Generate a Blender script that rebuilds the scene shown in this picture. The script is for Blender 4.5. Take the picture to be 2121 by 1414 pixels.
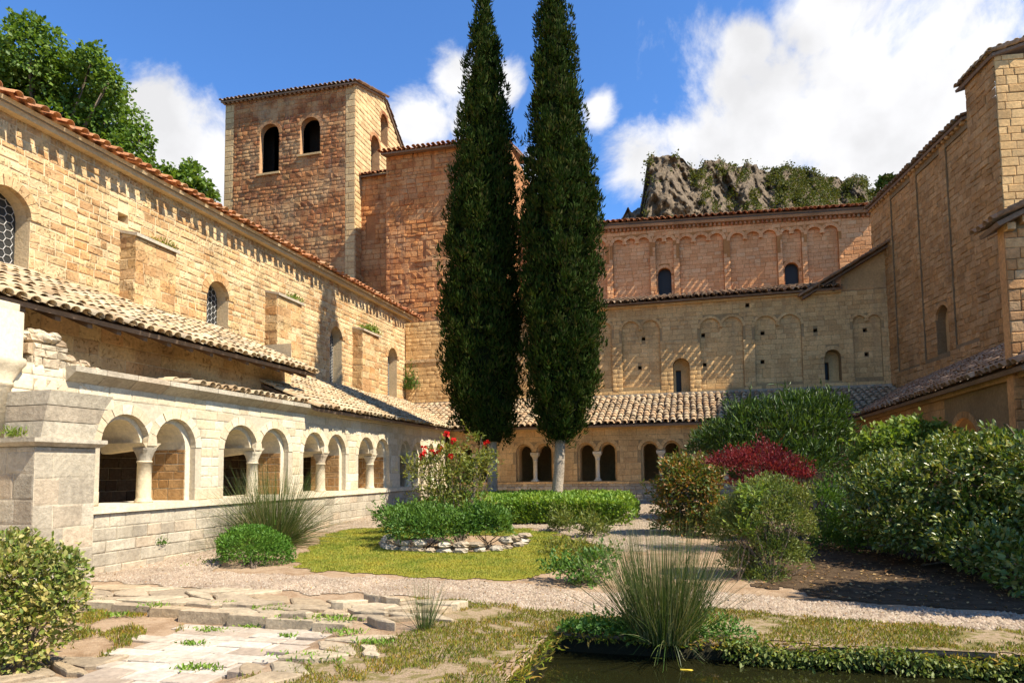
import bpy, math, random
import numpy as np
from mathutils import Vector, Matrix
for o in list(bpy.data.objects): bpy.data.objects.remove(o, do_unlink=True)
SC = bpy.context.scene; COL = SC.collection
# ------------------------------------------------------------------ camera
F = 1400.; PITCH = .07; ROLL = .012; YAW = math.atan(377/1400.)
W0, H0 = 2121., 1414.; SHIFT = 169.5; EYE = 1.65
cp, sp_, cy, sy = math.cos(PITCH), math.sin(PITCH), math.cos(YAW), math.sin(YAW)
fwd = np.array([-sy*cp, cy*cp, sp_]); r0 = np.array([cy, sy, 0.]); u0 = np.cross(r0, fwd)
right = math.cos(ROLL)*r0 - math.sin(ROLL)*u0; up = math.cos(ROLL)*u0 + math.sin(ROLL)*r0
CAM = np.array([0, 0, EYE]); CX, CY = W0/2, H0/2+SHIFT
cd = bpy.data.cameras.new('camera'); cam = bpy.data.objects.new('camera', cd); COL.objects.link(cam)
cd.sensor_width = 36; cd.lens = F*36/W0; cd.shift_y = SHIFT/W0; cd.clip_start = .1; cd.clip_end = 2000
cam.matrix_world = Matrix([[right[0], up[0], -fwd[0], 0], [right[1], up[1], -fwd[1], 0], [right[2], up[2], -fwd[2], EYE], [0, 0, 0, 1]])
SC.camera = cam
def ray(x, y): return fwd+right*(x-CX)/F+up*(CY-y)/F
def onx(x, y, X): d = ray(x, y); return CAM+d*(X/d[0])
def ony(x, y, Y): d = ray(x, y); return CAM+d*(Y/d[1])
def onz(x, y, Z): d = ray(x, y); return CAM+d*((Z-EYE)/d[2])
def proj(P):
    d = np.asarray(P, float)-CAM; z = d@fwd; z = np.where(z < .2, 1e9, z)
    return CX+F*(d@right)/z, CY-F*(d@up)/z, z
# ------------------------------------------------------------------ sky, sun, exposure
SUN = np.array([1., -.23, 1.22]); SUN /= np.linalg.norm(SUN)          # towards the sun
EL = math.asin(SUN[2]); AZ = math.atan2(SUN[0], SUN[1])
wd = bpy.data.worlds.new('World'); SC.world = wd; wd.use_nodes = True
def nd(t, typ, **k):
    n = t.nodes.new(typ)
    for a, b in k.items():
        if a == 'i':
            for kk, v in b.items(): n.inputs[kk].default_value = v
        else: setattr(n, a, b)
    return n
def math_(t, op, a, b=None, clamp=False):
    n = nd(t, 'ShaderNodeMath', operation=op, use_clamp=clamp)
    for k, v in enumerate((a, b)):
        if v is None: continue
        if isinstance(v, (int, float)): n.inputs[k].default_value = v
        else: t.links.new(v, n.inputs[k])
    return n.outputs[0]
def mixc(t, fac, a, b, mode='MIX'):
    n = nd(t, 'ShaderNodeMix', data_type='RGBA', blend_type=mode)
    for k, v in ((0, fac), (6, a), (7, b)):
        if isinstance(v, (int, float)): n.inputs[k].default_value = v
        elif isinstance(v, tuple): n.inputs[k].default_value = (*v, 1) if len(v) == 3 else v
        else: t.links.new(v, n.inputs[k])
    return n.outputs[2]
def build_world():
    t = wd.node_tree; t.nodes.clear(); L = t.links.new
    out = nd(t, 'ShaderNodeOutputWorld'); bg = nd(t, 'ShaderNodeBackground'); bg.inputs[1].default_value = .05
    sky = nd(t, 'ShaderNodeTexSky', sky_type='NISHITA', sun_disc=False, sun_elevation=EL, sun_rotation=AZ, altitude=400, air_density=1.0, dust_density=.15, ozone_density=2.5)
    tc = nd(t, 'ShaderNodeTexCoord'); dirv = tc.outputs['Generated']
    nz = nd(t, 'ShaderNodeTexNoise', i={'Scale': 5.5, 'Detail': 12., 'Roughness': .62, 'Distortion': .35}); L(dirv, nz.inputs['Vector'])
    nb = nd(t, 'ShaderNodeTexNoise', i={'Scale': 2.1, 'Detail': 3., 'Roughness': .5}); L(dirv, nb.inputs['Vector'])
    m = None
    # clouds: a direction and an angular size each; some in the part of the sky in view, others round about
    blobs = [(1760, 190, .20), (1900, 270, .24), (1600, 270, .19), (1460, 310, .13), (1340, 330, .09), (2090, 230, .13), (2300, 330, .3), (1540, 340, .16), (1690, 60, .10), (1800, 330, .22), (1620, 170, .12), (1560, 110, .07), (1980, 200, .09),
             (330, 250, .075), (410, 350, .12), (430, 430, .13), (350, 310, .09), (860, 255, .075), (955, 150, .07), (1045, 190, .06), (1000, 230, .08), (1240, 225, .045), (1085, 360, .06), (850, 330, .06)]
    ctr = [(ray(x, y)/np.linalg.norm(ray(x, y)), r) for x, y, r in blobs]
    for az, el, r in ((80, 30, .28), (140, 25, .3), (205, 35, .28), (265, 28, .3)):
        a, e = math.radians(az), math.radians(el); ctr.append((np.array([math.sin(a)*math.cos(e), math.cos(a)*math.cos(e), math.sin(e)]), r))
    for c, r in ctr:
        d = nd(t, 'ShaderNodeVectorMath', operation='DISTANCE'); L(dirv, d.inputs[0]); d.inputs[1].default_value = tuple(c)
        v = math_(t, 'SUBTRACT', 1., math_(t, 'DIVIDE', d.outputs['Value'], r))
        m = v if m is None else math_(t, 'MAXIMUM', m, v)
    m = math_(t, 'MAXIMUM', m, -2.)
    s = math_(t, 'ADD', math_(t, 'MULTIPLY', m, .8), math_(t, 'MULTIPLY', math_(t, 'SUBTRACT', nz.outputs['Fac'], .5), 1.9))
    mr = nd(t, 'ShaderNodeMapRange', interpolation_type='SMOOTHSTEP', i={1: .2, 2: .6}); L(s, mr.inputs[0])
    n2 = nd(t, 'ShaderNodeTexNoise', i={'Scale': 9., 'Detail': 6., 'Roughness': .5}); L(dirv, n2.inputs['Vector'])
    shade = nd(t, 'ShaderNodeMapRange', i={1: .35, 2: .6, 3: 8.4, 4: 10.6}); L(n2.outputs['Fac'], shade.inputs[0])
    cc = nd(t, 'ShaderNodeCombineColor'); L(shade.outputs[0], cc.inputs[0]); L(shade.outputs[0], cc.inputs[1]); L(math_(t, 'MULTIPLY', shade.outputs[0], 1.02), cc.inputs[2])
    skyc = mixc(t, 1., sky.outputs[0], (1.15, 1.82, 2.55), 'MULTIPLY'); c = mixc(t, mr.outputs[0], skyc, cc.outputs[0]); L(c, bg.inputs[0]); L(bg.outputs[0], out.inputs[0])
build_world()
sl = bpy.data.lights.new('sun', 'SUN'); sl.energy = 5.; sl.angle = math.radians(.53); sl.color = (1, .92, .79)
so = bpy.data.objects.new('sun', sl); COL.objects.link(so); so.location = (40, -8, 60)
so.rotation_euler = Vector(-SUN).to_track_quat('-Z', 'Y').to_euler()
SC.view_settings.view_transform = 'Standard'; SC.view_settings.look = 'None'; SC.view_settings.gamma = 1; SC.view_settings.exposure = 1.0
SC.render.engine = 'CYCLES'
# ------------------------------------------------------------------ helpers: objects
RNG = np.random.default_rng(7); rnd = random.Random(5)
def root(name, label, cat, loc=(0, 0, 0), group=None):
    o = bpy.data.objects.new(name, None); COL.objects.link(o); o.location = loc; o.empty_display_size = .3
    o['label'] = label; o['category'] = cat
    if group: o['group'] = group
    return o
def par(o, p):
    if p is None: return
    o.parent = p
    if p.type == 'EMPTY': o.matrix_parent_inverse = Matrix.Translation(-Vector(p.location))
def mesh(name, v, f, mat, parent=None, smooth=False, kind=None, rndattr=None):
    m = bpy.data.meshes.new(name); v = np.asarray(v, dtype=np.float32).reshape(-1, 3)
    if isinstance(f, np.ndarray):
        n, k = f.shape; m.vertices.add(len(v)); m.vertices.foreach_set('co', v.ravel())
        m.loops.add(n*k); m.loops.foreach_set('vertex_index', f.astype(np.int32).ravel())
        m.polygons.add(n); m.polygons.foreach_set('loop_start', np.arange(0, n*k, k, dtype=np.int32))
        m.update(calc_edges=True)
    else:
        m.from_pydata(v.tolist(), [], f); m.update()
    if smooth: m.polygons.foreach_set('use_smooth', [True]*len(m.polygons))
    if rndattr is not None:
        a = m.attributes.new('rnd', 'FLOAT', 'FACE'); a.data.foreach_set('value', np.asarray(rndattr, dtype=np.float32))
    if mat: m.materials.append(mat)
    o = bpy.data.objects.new(name, m); COL.objects.link(o); par(o, parent)
    if kind: o['kind'] = kind
    return o
def tag(o, label, cat=None, group=None):
    o['label'] = label
    if cat: o['category'] = cat
    if group: o['group'] = group
    return o
class MB:
    def __init__(s): s.v = []; s.f = []
    def add(s, v, f):
        b = len(s.v); s.v += [tuple(map(float, q)) for q in v]; s.f += [[b+i for i in q] for q in f]
    def box(s, lo, hi, taper=0):
        (a, b, c), (d, e, g) = lo, hi
        s.add([(a, b, c), (d, b, c), (d, e, c), (a, e, c), (a+taper, b+taper, g), (d-taper, b+taper, g), (d-taper, e-taper, g), (a+taper, e-taper, g)],
              [(3, 2, 1, 0), (4, 5, 6, 7), (0, 1, 5, 4), (1, 2, 6, 5), (2, 3, 7, 6), (3, 0, 4, 7)])
    def tube(s, pts, rad, n=7, cap=True):
        pts = [np.array(p, float) for p in pts]; b = len(s.v)
        for i, p in enumerate(pts):
            d = pts[min(i+1, len(pts)-1)]-pts[max(i-1, 0)]; d = d/(np.linalg.norm(d)+1e-9)
            a = np.cross(d, (0, 0, 1.) if abs(d[2]) < .9 else (1., 0, 0)); a /= np.linalg.norm(a); c = np.cross(d, a)
            for k in range(n):
                t = 2*math.pi*k/n; s.v.append(tuple(p+rad[i]*(a*math.cos(t)+c*math.sin(t))))
        for i in range(len(pts)-1):
            for k in range(n):
                s.f.append([b+i*n+k, b+(i+1)*n+k, b+(i+1)*n+(k+1) % n, b+i*n+(k+1) % n])
        if cap: s.f.append([b+k for k in range(n)]); s.f.append([b+(len(pts)-1)*n+k for k in range(n)][::-1])
    def lathe(s, c, prof, n=16, sq=None):
        b = len(s.v)
        for i, (r, z) in enumerate(prof):
            q = sq[i] if sq else 0
            for k in range(n):
                t = 2*math.pi*k/n; x, y = math.cos(t), math.sin(t)
                m = max(abs(x), abs(y)); x, y = x*(1-q+q/m), y*(1-q+q/m)
                s.v.append((c[0]+r*x, c[1]+r*y, c[2]+z))
        for i in range(len(prof)-1):
            for k in range(n): s.f.append([b+i*n+k, b+i*n+(k+1) % n, b+(i+1)*n+(k+1) % n, b+(i+1)*n+k])
        s.f.append([b+k for k in range(n)][::-1]); s.f.append([b+(len(prof)-1)*n+k for k in range(n)])
    def obj(s, name, mat, parent=None, smooth=False, kind=None): return mesh(name, s.v, s.f, mat, parent, smooth, kind)
# ------------------------------------------------------------------ helpers: materials
MATS = {}
def newmat(name):
    m = bpy.data.materials.new(name); m.use_nodes = True; t = m.node_tree; t.nodes.clear()
    o = nd(t, 'ShaderNodeOutputMaterial'); MATS[name] = m; return m, t, o
def rndval(t):
    a = nd(t, 'ShaderNodeAttribute', attribute_name='rnd'); oi = nd(t, 'ShaderNodeObjectInfo')
    return math_(t, 'FRACT', math_(t, 'ADD', a.outputs['Fac'], oi.outputs['Random']))
def ramp(t, fac, cols, const=False):
    r = nd(t, 'ShaderNodeValToRGB'); e = r.color_ramp.elements
    if const: r.color_ramp.interpolation = 'CONSTANT'
    if len(cols) == 1: cols = list(cols)*2
    n = len(cols)
    for i, c in enumerate(cols):
        p = i/n if const else i/max(n-1, 1)
        if i < 2: e[i].position = p
        else: e.new(p)
    for i, c in enumerate(cols): e[i].color = (*c, 1)
    t.links.new(fac, r.inputs[0]); return r.outputs[0]
def stone(name, cols, pits=.0, bump=.5, var=.35, rough=.92, fine=14., stain=0., stain_col=(.12, .1, .08), weather=None):
    m, t, o = newmat(name); L = t.links.new
    g = nd(t, 'ShaderNodeNewGeometry'); pos = g.outputs['Position']
    b = nd(t, 'ShaderNodeBsdfPrincipled', i={'Roughness': rough, 'Specular IOR Level': .15})
    c = ramp(t, rndval(t), cols)
    n1 = nd(t, 'ShaderNodeTexNoise', i={'Scale': fine, 'Detail': 8., 'Roughness': .7}); L(pos, n1.inputs['Vector'])
    n2 = nd(t, 'ShaderNodeTexNoise', i={'Scale': 1.1, 'Detail': 4., 'Roughness': .6}); L(pos, n2.inputs['Vector'])
    k = nd(t, 'ShaderNodeMapRange', i={1: .3, 2: .7, 3: 1-var, 4: 1+var*.7}); L(n1.outputs['Fac'], k.inputs[0])
    k2 = nd(t, 'ShaderNodeMapRange', i={1: .3, 2: .7, 3: 1-var*.8, 4: 1+var*.5}); L(n2.outputs['Fac'], k2.inputs[0])
    mul = math_(t, 'MULTIPLY', k.outputs[0], k2.outputs[0]); cc = nd(t, 'ShaderNodeCombineColor')
    for i in range(3): L(mul, cc.inputs[i])
    c = mixc(t, 1., c, cc.outputs[0], 'MULTIPLY'); h = n1.outputs['Fac']
    if weather:
        n5 = nd(t, 'ShaderNodeTexNoise', i={'Scale': .55, 'Detail': 7., 'Roughness': .65}); L(pos, n5.inputs['Vector'])
        mk = nd(t, 'ShaderNodeMapRange', i={1: .47, 2: .62, 3: 0., 4: weather[1]}); L(n5.outputs['Fac'], mk.inputs[0])
        c = mixc(t, mk.outputs[0], c, weather[0])
    if pits:
        n3 = nd(t, 'ShaderNodeTexNoise', i={'Scale': 17., 'Detail': 3., 'Roughness': .6, 'Distortion': .6}); L(pos, n3.inputs['Vector'])
        n4 = nd(t, 'ShaderNodeTexNoise', i={'Scale': 3., 'Detail': 2.}); L(pos, n4.inputs['Vector'])
        pm = nd(t, 'ShaderNodeMapRange', i={1: .60, 2: .68, 3: 0., 4: pits}); L(math_(t, 'ADD', n3.outputs['Fac'], math_(t, 'MULTIPLY', math_(t, 'SUBTRACT', n4.outputs['Fac'], .5), .35)), pm.inputs[0])
        c = mixc(t, pm.outputs[0], c, tuple(.45*q for q in cols[0])); h = math_(t, 'SUBTRACT', h, math_(t, 'MULTIPLY', pm.outputs[0], 1.2))
    if stain:
        mp = nd(t, 'ShaderNodeMapping'); mp.inputs['Scale'].default_value = (1.6, 1.6, .22); L(pos, mp.inputs[0])
        ns = nd(t, 'ShaderNodeTexNoise', i={'Scale': 1.3, 'Detail': 6., 'Roughness': .65}); L(mp.outputs[0], ns.inputs['Vector'])
        sm = nd(t, 'ShaderNodeMapRange', i={1: .5, 2: .72, 3: 0., 4: stain}); L(ns.outputs['Fac'], sm.inputs[0]); c = mixc(t, sm.outputs[0], c, stain_col)
    L(c, b.inputs['Base Color'])
    bp = nd(t, 'ShaderNodeBump', i={'Strength': bump, 'Distance': .03}); L(h, bp.inputs['Height']); L(bp.outputs[0], b.inputs['Normal'])
    L(b.outputs[0], o.inputs[0]); return m
def leafmat(name, cols, trans=.35, rough=.5, spec=.3, tcol=None, patch=0.):
    m, t, o = newmat(name); L = t.links.new
    c = ramp(t, rndval(t), cols)
    if patch:
        g = nd(t, 'ShaderNodeNewGeometry'); n = nd(t, 'ShaderNodeTexNoise', i={'Scale': 1.6, 'Detail': 5., 'Roughness': .65}); L(g.outputs['Position'], n.inputs['Vector']); k = nd(t, 'ShaderNodeMapRange', i={1: .35, 2: .65}); L(n.outputs['Fac'], k.inputs[0])
        c = mixc(t, 1., c, ramp(t, k.outputs[0], [(1-patch, 1-patch*.6, 1-patch), (1, 1, 1), (1+patch*.6, 1.05, 1-patch*.3)]), 'MULTIPLY')
    b = nd(t, 'ShaderNodeBsdfPrincipled', i={'Roughness': rough, 'Specular IOR Level': spec}); L(c, b.inputs['Base Color'])
    tr = nd(t, 'ShaderNodeBsdfTranslucent'); L(mixc(t, 1., c, tcol or (1.3, 1.25, .55), 'MULTIPLY'), tr.inputs[0])
    mx = nd(t, 'ShaderNodeMixShader'); mx.inputs[0].default_value = trans; L(b.outputs[0], mx.inputs[1]); L(tr.outputs[0], mx.inputs[2]); L(mx.outputs[0], o.inputs[0]); return m
def flat(name, col, rough=.8, spec=.2, metal=0.):
    m, t, o = newmat(name); b = nd(t, 'ShaderNodeBsdfPrincipled', i={'Roughness': rough, 'Specular IOR Level': spec, 'Metallic': metal, 'Base Color': (*col, 1)})
    n = nd(t, 'ShaderNodeTexNoise', i={'Scale': 30., 'Detail': 5.}); g = nd(t, 'ShaderNodeNewGeometry'); t.links.new(g.outputs['Position'], n.inputs['Vector'])
    bp = nd(t, 'ShaderNodeBump', i={'Strength': .3, 'Distance': .01}); t.links.new(n.outputs['Fac'], bp.inputs['Height']); t.links.new(bp.outputs[0], b.inputs['Normal'])
    t.links.new(b.outputs[0], o.inputs[0]); return m
M_ARC = stone('arcade limestone', [(.62, .52, .35), (.69, .60, .43), (.54, .44, .29), (.66, .54, .34)], var=.22, bump=.5, stain=.3, stain_col=(.38, .30, .19))
M_ARCM = stone('arcade mortar', [(.52, .44, .31)], var=.2)
M_BASE = stone('grey plinth stone', [(.42, .36, .26), (.52, .45, .33), (.35, .30, .22), (.48, .38, .26)], var=.3, bump=.7, stain=.4, stain_col=(.20, .16, .11))
M_NAV = stone('travertine', [(.54, .34, .145), (.62, .43, .21), (.50, .255, .09), (.66, .49, .27), (.58, .385, .175), (.44, .25, .11), (.55, .30, .12)], pits=.75, var=.36, bump=.9, stain=.3, stain_col=(.36, .25, .13), weather=((.64, .50, .29), .35))
M_NAVM = stone('lime mortar', [(.60, .45, .26)], var=.22, bump=.6)
M_TOW = stone('tower brown stone', [(.39, .15, .055), (.46, .20, .074), (.31, .11, .042), (.42, .185, .07), (.48, .25, .10)], var=.4, bump=.9, stain=.5, weather=((.46, .33, .17), .55))
M_TOWM = stone('tower mortar', [(.50, .29, .145)], var=.3)
M_QUO = stone('tower quoin stone', [(.56, .38, .18), (.62, .44, .22), (.50, .32, .15)], var=.3)
M_GAT = stone('gate orange stone', [(.55, .22, .068), (.61, .265, .085), (.46, .17, .055), (.58, .30, .12)], var=.4, bump=.9, stain=.45, weather=((.48, .32, .155), .45))
M_GATM = stone('gate mortar', [(.40, .18, .07)], var=.3)
M_UPN = stone('clerestory stone', [(.74, .35, .145), (.79, .41, .18), (.67, .30, .115), (.76, .43, .205)], var=.22, bump=.5)
M_UPNM = stone('clerestory mortar', [(.44, .19, .06)], var=.2)
M_AIS = stone('aisle stone', [(.68, .415, .17), (.74, .48, .21), (.60, .36, .145), (.70, .44, .185)], var=.28, bump=.6, stain=.45, stain_col=(.30, .22, .13))
M_AISM = stone('aisle mortar', [(.38, .255, .12)], var=.25)
M_TRN = stone('transept stone', [(.46, .26, .105), (.52, .31, .135), (.39, .21, .08), (.50, .27, .10)], var=.32, bump=.8, stain=.35, stain_col=(.24, .17, .10))
M_TRNM = stone('transept mortar', [(.24, .165, .085)], var=.25)
M_SIDE = stone('side building rubble', [(.60, .30, .11), (.66, .38, .165), (.50, .24, .09), (.62, .40, .20)], var=.35, bump=.9)
M_PLAS = stone('old ochre plaster', [(.52, .32, .14)], var=.25, bump=.4, stain=.5, stain_col=(.30, .22, .14))
M_RUB = stone('pale rubble', [(.54, .43, .28), (.62, .51, .35), (.46, .33, .20)], var=.4, bump=.9)
M_TILE = stone('weathered pale tile', [(.40, .29, .17), (.48, .36, .22), (.31, .21, .12), (.44, .28, .15), (.36, .29, .20)], var=.35, bump=.4)
M_TILE2 = stone('lichened pale roof tile', [(.45, .34, .20), (.52, .41, .25), (.36, .24, .13), (.44, .31, .17), (.38, .31, .21)], var=.32, bump=.4)
M_TILER = stone('red clay tile', [(.44, .17, .07), (.52, .24, .11), (.36, .13, .06), (.46, .27, .14)], var=.35, bump=.4)
M_TILEB = stone('dull brown tile', [(.30, .19, .11), (.36, .24, .15), (.25, .15, .09), (.34, .27, .19)], var=.35, bump=.4)
M_BED = stone('roof bedding', [(.22, .15, .10)], var=.3)
M_WOOD = flat('old wood', (.16, .10, .06)); M_LEAD = flat('lead came', (.42, .40, .36), .5); M_IRON = flat('iron', (.05, .045, .04), .6)
M_GALB = stone('shade-dark gallery wall', [(.20, .13, .07), (.24, .16, .09), (.16, .10, .055)], var=.3)  # stone colour darkened to stand for the deep shade inside the gallery
M_DARK = stone('black for unlit interiors', [(.02, .016, .012)], var=.2)  # near-black backing behind openings, their unlit depth put into the colour
def glassmat():
    m, t, o = newmat('old window glass'); b = nd(t, 'ShaderNodeBsdfPrincipled', i={'Roughness': .4, 'Specular IOR Level': .18, 'Base Color': (.035, .034, .03, 1)}); L = t.links.new
    n = nd(t, 'ShaderNodeTexNoise', i={'Scale': 9.}); g = nd(t, 'ShaderNodeNewGeometry'); L(g.outputs['Position'], n.inputs['Vector'])
    bp = nd(t, 'ShaderNodeBump', i={'Strength': .25, 'Distance': .02}); L(n.outputs['Fac'], bp.inputs['Height']); L(bp.outputs[0], b.inputs['Normal']); L(b.outputs[0], o.inputs[0]); return m
M_GLASS = glassmat()
# ------------------------------------------------------------------ helpers: walls, masonry, arches, tiles
class Fr:                                   # a wall's own frame: u along it, z up, d out of its face
    def __init__(s, O, U, N): s.O, s.U, s.N = np.array(O, float), np.array(U, float), np.array(N, float)
    def P(s, u, z, d=0.): return s.O+s.U*u+np.array([0, 0, 1.])*z+s.N*d
    def px(s, x, y, d=0.):
        q = ray(x, y); p0 = s.O+s.N*d; t = ((p0-CAM)@s.N)/(q@s.N); P = CAM+q*t; return (P-s.O)@s.U, P[2]
    def off(s, d): return Fr(s.O+s.N*d, s.U, s.N)
class Op:                                   # an opening: samples of u with lower and upper edge
    def __init__(s, us, lo, hi, arcs=()): s.us, s.lo, s.hi, s.arcs = np.array(us), np.array(lo), np.array(hi), arcs
    def at(s, u, f): return np.interp(u, s.us, f)
def op_arch(a, b, z0, z1, n=14, spring=None):
    R = (b-a)/2; c = (a+b)/2; th = np.linspace(math.pi, 0, n); us = c+R*np.cos(th); rise = R if spring is None else z1-spring
    return Op(us, np.full(n, z0), z1-rise+rise*np.sin(th), [(c, z1-rise, R)])
def op_multi(a, b, z0, z1, k, gap=.0, n=11, drop=None):   # k arches side by side meeting in cusps, open below
    w = (b-a-gap*(k-1))/k; R = w/2; us, hi, arcs = [], [], []
    rise = drop or R
    for i in range(k):
        c = a+R+i*(w+gap); th = np.linspace(math.pi, 0, n); us += list(c+R*np.cos(th)+(1e-4*i)); hi += list(z1-rise+rise*np.sin(th)); arcs.append((c, z1-rise, R))
    return Op(us, np.full(len(us), z0), hi, arcs)
def op_rect(a, b, z0, z1): return Op([a, b], [z0, z0], [z1, z1])
def wall(name, fr, a, b, z0, top, ops, mat, parent, reveal=.3, thick=None):
    top = top if callable(top) else (lambda u, T=top: T)
    mb = MB(); us = {round(a, 5), round(b, 5)}
    for o in ops: us |= {round(float(q), 5) for q in o.us}
    us |= {round(a+(b-a)*k/8, 5) for k in range(9)}
    us = sorted(u for u in us if a-1e-6 <= u <= b+1e-6)
    for d, flip in ([(0, False)]+([(-thick, True)] if thick else [])):
        for p, q in zip(us[:-1], us[1:]):
            if q-p < 1e-6: continue
            m = (p+q)/2; cur = (z0, z0)
            cov = sorted([o for o in ops if o.us[0] < m < o.us[-1]], key=lambda o: o.at(m, o.lo))
            e = (q-p)*1e-3
            for o in cov+[None]:
                if o is None: nx, nxt = (top(p), top(q)), None
                else: nx, nxt = (o.at(p+e, o.lo), o.at(q-e, o.lo)), (o.at(p+e, o.hi), o.at(q-e, o.hi))
                if max(nx[0]-cur[0], nx[1]-cur[1]) > 1e-4:
                    V = [fr.P(p, cur[0], d), fr.P(q, cur[1], d), fr.P(q, nx[1], d), fr.P(p, nx[0], d)]
                    mb.add(V, [(3, 2, 1, 0) if flip else (0, 1, 2, 3)])
                cur = nxt
    rv = thick or reveal
    for o in ops:
        loop = [(o.us[i], o.lo[i]) for i in range(len(o.us))]+[(o.us[i], o.hi[i]) for i in range(len(o.us)-1, -1, -1)]
        for i in range(len(loop)):
            (u1, w1), (u2, w2) = loop[i], loop[(i+1) % len(loop)]
            if abs(u1-u2)+abs(w1-w2) < 2e-4: continue
            mb.add([fr.P(u1, w1), fr.P(u2, w2), fr.P(u2, w2, -rv), fr.P(u1, w1, -rv)], [(0, 3, 2, 1)])
    if thick:
        for p, q in zip(us[:-1], us[1:]): mb.add([fr.P(p, top(p)), fr.P(q, top(q)), fr.P(q, top(q), -thick), fr.P(p, top(p), -thick)], [(0, 1, 2, 3)])
        for u, fl in ((a, 0), (b, 1)): mb.add([fr.P(u, z0), fr.P(u, top(u)), fr.P(u, top(u), -thick), fr.P(u, z0, -thick)], [(0, 1, 2, 3) if not fl else (3, 2, 1, 0)])
    return mb.obj(name, mat, parent)
def unit_blocks(rough, n=8, seed=1):
    r = np.random.default_rng(seed); out = []
    for asp in (1.2, 2.0, 3.2):
        for k in range(n):
            j = lambda s: (r.random(2)-.5)*s
            ci, cz = .055/asp*1.3, .055*1.3
            v = []
            for (x, z) in ((-.5, -.5), (.5, -.5), (.5, .5), (-.5, .5)):
                q = j(.05*rough); v.append((x+q[0]/asp, 0., z+q[1]))
            back = list(v)
            for (x, _, z) in back: v.append((x*1.0, -.62, z))
            for (x, _, z) in back:
                q = j(.05*rough); v.append((x-np.sign(x)*(ci+abs(q[0])*.6), -1+(r.random()-.5)*.5*rough, z-np.sign(z)*(cz+abs(q[1])*.6)))
            f = [(8, 9, 10, 11)]
            for i in range(4): f += [(i, (i+1) % 4, 4+(i+1) % 4, 4+i), (4+i, 4+(i+1) % 4, 8+(i+1) % 4, 8+i)]
            out.append((np.array(v), f, asp))
    return out
UB = unit_blocks(1.)+unit_blocks(2.6, seed=2); UBM = {}
def ubmesh(i, mat):
    k = (i, mat.name)
    if k not in UBM:
        m = bpy.data.meshes.new('stone'); m.from_pydata(UB[i][0].tolist(), [], UB[i][1]); m.materials.append(mat); UBM[k] = m
    return UBM[k]
def pick_biggest(C, A, n, avoid=()):
    if len(C) == 0: return np.array([], int)
    x, y, z = proj(C); area = A/np.maximum(z, 1)**2; ok = (x > -10) & (x < W0+10) & (y > -10) & (y < H0+10) & (z < 1e8)
    for (x0, y0, x1, y1) in avoid: ok &= ~((x > x0) & (x < x1) & (y > y0) & (y < y1))
    area = np.where(ok, area, 0); idx = np.argsort(-area)[:n]; return idx[area[idx] > 0]
CYP = [(925, 0, 1070, 900), (1085, 0, 1245, 900)]
def set_blocks(name, items, mat, parent, nobj, avoid=CYP, seed=0, rough=0):
    """items: (centre, U, N, w, h, depth); the biggest in view become objects, the rest one part"""
    r = np.random.default_rng(seed+99)
    if not items: return
    C = np.array([q[0] for q in items]); A = np.array([q[3]*q[4] for q in items]); sel = set(pick_biggest(C, A, nobj, avoid).tolist())
    V, Fc, R, b = [], [], [], 0
    for i, (c, U, N, w, h, dp) in enumerate(items):
        asp = w/h; grp = 0 if asp < 1.6 else 1 if asp < 2.6 else 2; vi = grp*8+int(r.integers(8))+24*rough
        if i in sel:
            o = bpy.data.objects.new(name, ubmesh(vi, mat)); COL.objects.link(o); o.parent = parent
            if parent.type == 'EMPTY': o.matrix_parent_inverse = Matrix.Translation(-Vector(parent.location))
            Y = -N*dp; X = U*w; Z = np.array([0, 0, h])
            o.matrix_basis = Matrix([[X[0], Y[0], Z[0], c[0]], [X[1], Y[1], Z[1], c[1]], [X[2], Y[2], Z[2], c[2]], [0, 0, 0, 1]])
        else:
            v = UB[vi][0]; V.append(c+np.outer(v[:, 0]*w, U)+np.outer(-v[:, 1]*dp, N)+np.outer(v[:, 2]*h, (0, 0, 1.)))
            Fc += [[b+k for k in q] for q in UB[vi][1]]; R += [r.random()]*len(UB[vi][1]); b += len(v)
    if V: mesh(name+'_infill', np.vstack(V), np.array(Fc), mat, parent, kind='stuff', rndattr=R)
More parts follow.
